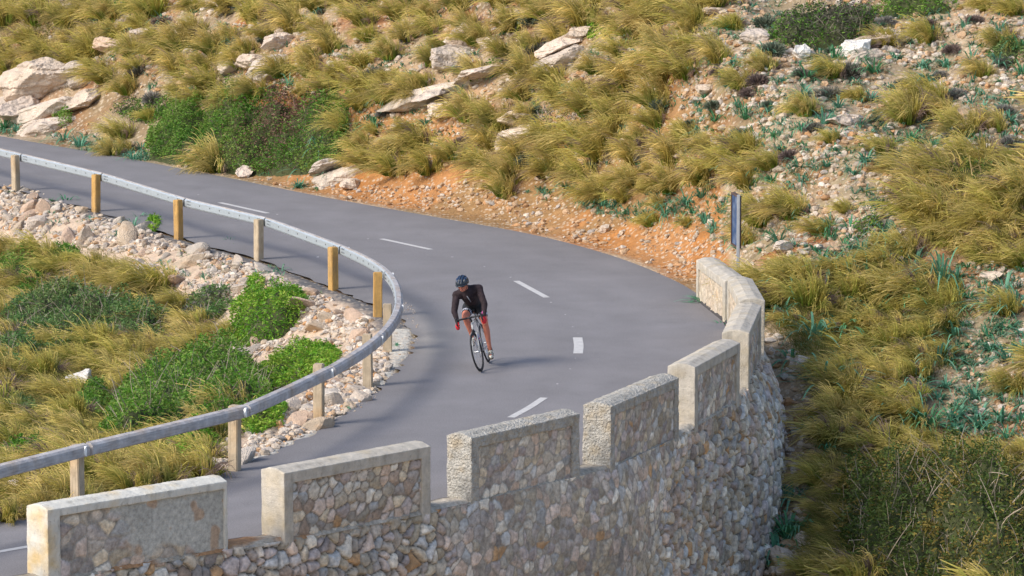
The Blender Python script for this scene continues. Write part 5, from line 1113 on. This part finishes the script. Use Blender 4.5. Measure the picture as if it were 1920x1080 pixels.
# shorts, with pale cuffs
bm = bmesh.new(); chain(bm, [V3((.15, 0, 1.0)), V3((.28, .0, 1.09))], [.135, .13]); SHO = []
for HI, KN in ((HIPR, KNR), (HIPL, KNL)):
    chain(bm, [HI, HI * .5 + KN * .5, HI * .4 + KN * .6], [.108, .090, .084])
sho = link('shorts', remeshed(bm, .0065, 'shorts', True, .003, 6, 12), m_short, rider)
for HI, KN in ((HIPR, KNR), (HIPL, KNL)):
    bm = bmesh.new(); tube(bm, [HI * .44 + KN * .56, HI * .33 + KN * .67], [.0875, .0775], 18, True); link('cuff', bm_mesh('cuff', bm, True), m_band, sho)
for HA, s_, WR, EL in ((HAR, -1, WRR, ELR), (HAL, 1, WRL, ELL)):
    bm = bmesh.new(); hand(bm, HA, s_, .003, True); link('glove', remeshed(bm, .0035, 'glove'), m_red, rider)
for AN, s_ in ((ANR, -1), (ANL, 1)):
    bm = bmesh.new(); heel = AN + V3((-.035, 0, -.058)); toe = AN + V3((.135, s_ * .012, -.098))
    chain(bm, [heel, heel * .45 + toe * .55, toe], [.041, .042, .030]); chain(bm, [AN + V3((0, 0, -.02)), heel], [.040, .041]); sh_ = link('shoe', remeshed(bm, .006, 'shoe'), m_shoe, rider)
    bm = bmesh.new(); tube(bm, [heel + V3((-.02, 0, -.040)), heel * .4 + toe * .6 + V3((0, 0, -.045)), toe + V3((.01, 0, -.030))], [.018, .022, .016], 8); link('sole', bm_mesh('sole', bm, True), plain('brown_sole', (.14, .09, .05), .8), sh_)
    bm = bmesh.new()
    for k in range(3):
        c_ = heel * (.62 - .2 * k) + toe * (.38 + .2 * k); tube(bm, [c_ + V3((0, -.045 + .003 * k, .0)), c_ + V3((.006, -.02, .042 - .004 * k)), c_ + V3((.006, .02, .042 - .004 * k)), c_ + V3((0, .045 - .003 * k, .0))], .006, 6)
    link('straps', bm_mesh('straps', bm, True), m_sock, sh_)
    bm = bmesh.new(); tube(bm, [AN + V3((-.012, 0, -.025)), AN + V3((.002, 0, .045))], [.041, .0385], 16); link('sock', bm_mesh('sock', bm, True), m_sock, rider)
# helmet: ribbed shell with dark vents
nu_, nv_ = 96, 30; V = []; mats = []
for i in range(nu_):
    az = 2 * math.pi * i / nu_
    for j in range(nv_):
        el = -.18 + (math.pi / 2 + .18) * j / (nv_ - 1)
        x, y, z = math.cos(el) * math.cos(az), math.cos(el) * math.sin(az), math.sin(el)
        st_ = math.cos(y * 15.5); vent = (st_ < -.1) and (z > .12) and abs(x) < .93
        r_ = 1 + (-.13 if vent else .02 * st_)
        drop_ = -.015 if x < 0 else 0
        V.append(hp(-.012 + x * .138 * r_, y * .104 * r_, .042 + z * .104 * r_ + drop_ * (1 - z))); mats.append(0 if vent or z < .12 else (1 if (z > .45 and hsh(i // 9, j // 6, 3) > .35) or (z > .3 and hsh(i // 7, j // 5, 8) > .75) else 0))
Fc = []; fm = []
for i in range(nu_):
    for j in range(nv_ - 1):
        a = i * nv_ + j; b_ = ((i + 1) % nu_) * nv_ + j; Fc.append((a, b_, b_ + 1, a + 1)); fm.append(mats[a])
me = mesh_np('helmet', np.array([v[:] for v in V]), Fc, None, True); hel = link('helmet', me, [m_helm, m_helmb], rider); me.polygons.foreach_set('material_index', np.array(fm, np.int32))
bm = bmesh.new(); tube(bm, [hp(.125, -.055, .020), hp(.135, 0, .018), hp(.125, .055, .020), hp(.06, .095, .012), hp(-.06, .09, .0), hp(-.13, 0, -.02), hp(-.06, -.09, .0), hp(.06, -.095, .012), hp(.125, -.055, .020)], .011, 8); link('helmet_rim', bm_mesh('helmet_rim', bm, True), m_helm, hel)
bm = bmesh.new()
for s_ in (-1, 1): tube(bm, [hp(.02, s_ * .088, .02), hp(.01, s_ * .08, -.05), hp(.035, s_ * .035, -.115), hp(.038, 0, -.12)], .0045, 6)
link('chin_strap', bm_mesh('chin_strap', bm, True), m_sock, hel)
bm = bmesh.new()
for s_ in (-1, 1): ellipsoid(bm, hp(.080, s_ * .036, .002), (.020, .034, .021), Euler((hrot.x, hrot.y, hrot.z + s_ * R(24)))); tube(bm, [hp(.075, s_ * .066, .006), hp(0, s_ * .080, .004)], .0035, 6)
tube(bm, [hp(.097, -.02, .006), hp(.097, .02, .006)], .005, 6); link('sunglasses', bm_mesh('sunglasses', bm, True), m_glass, rider)
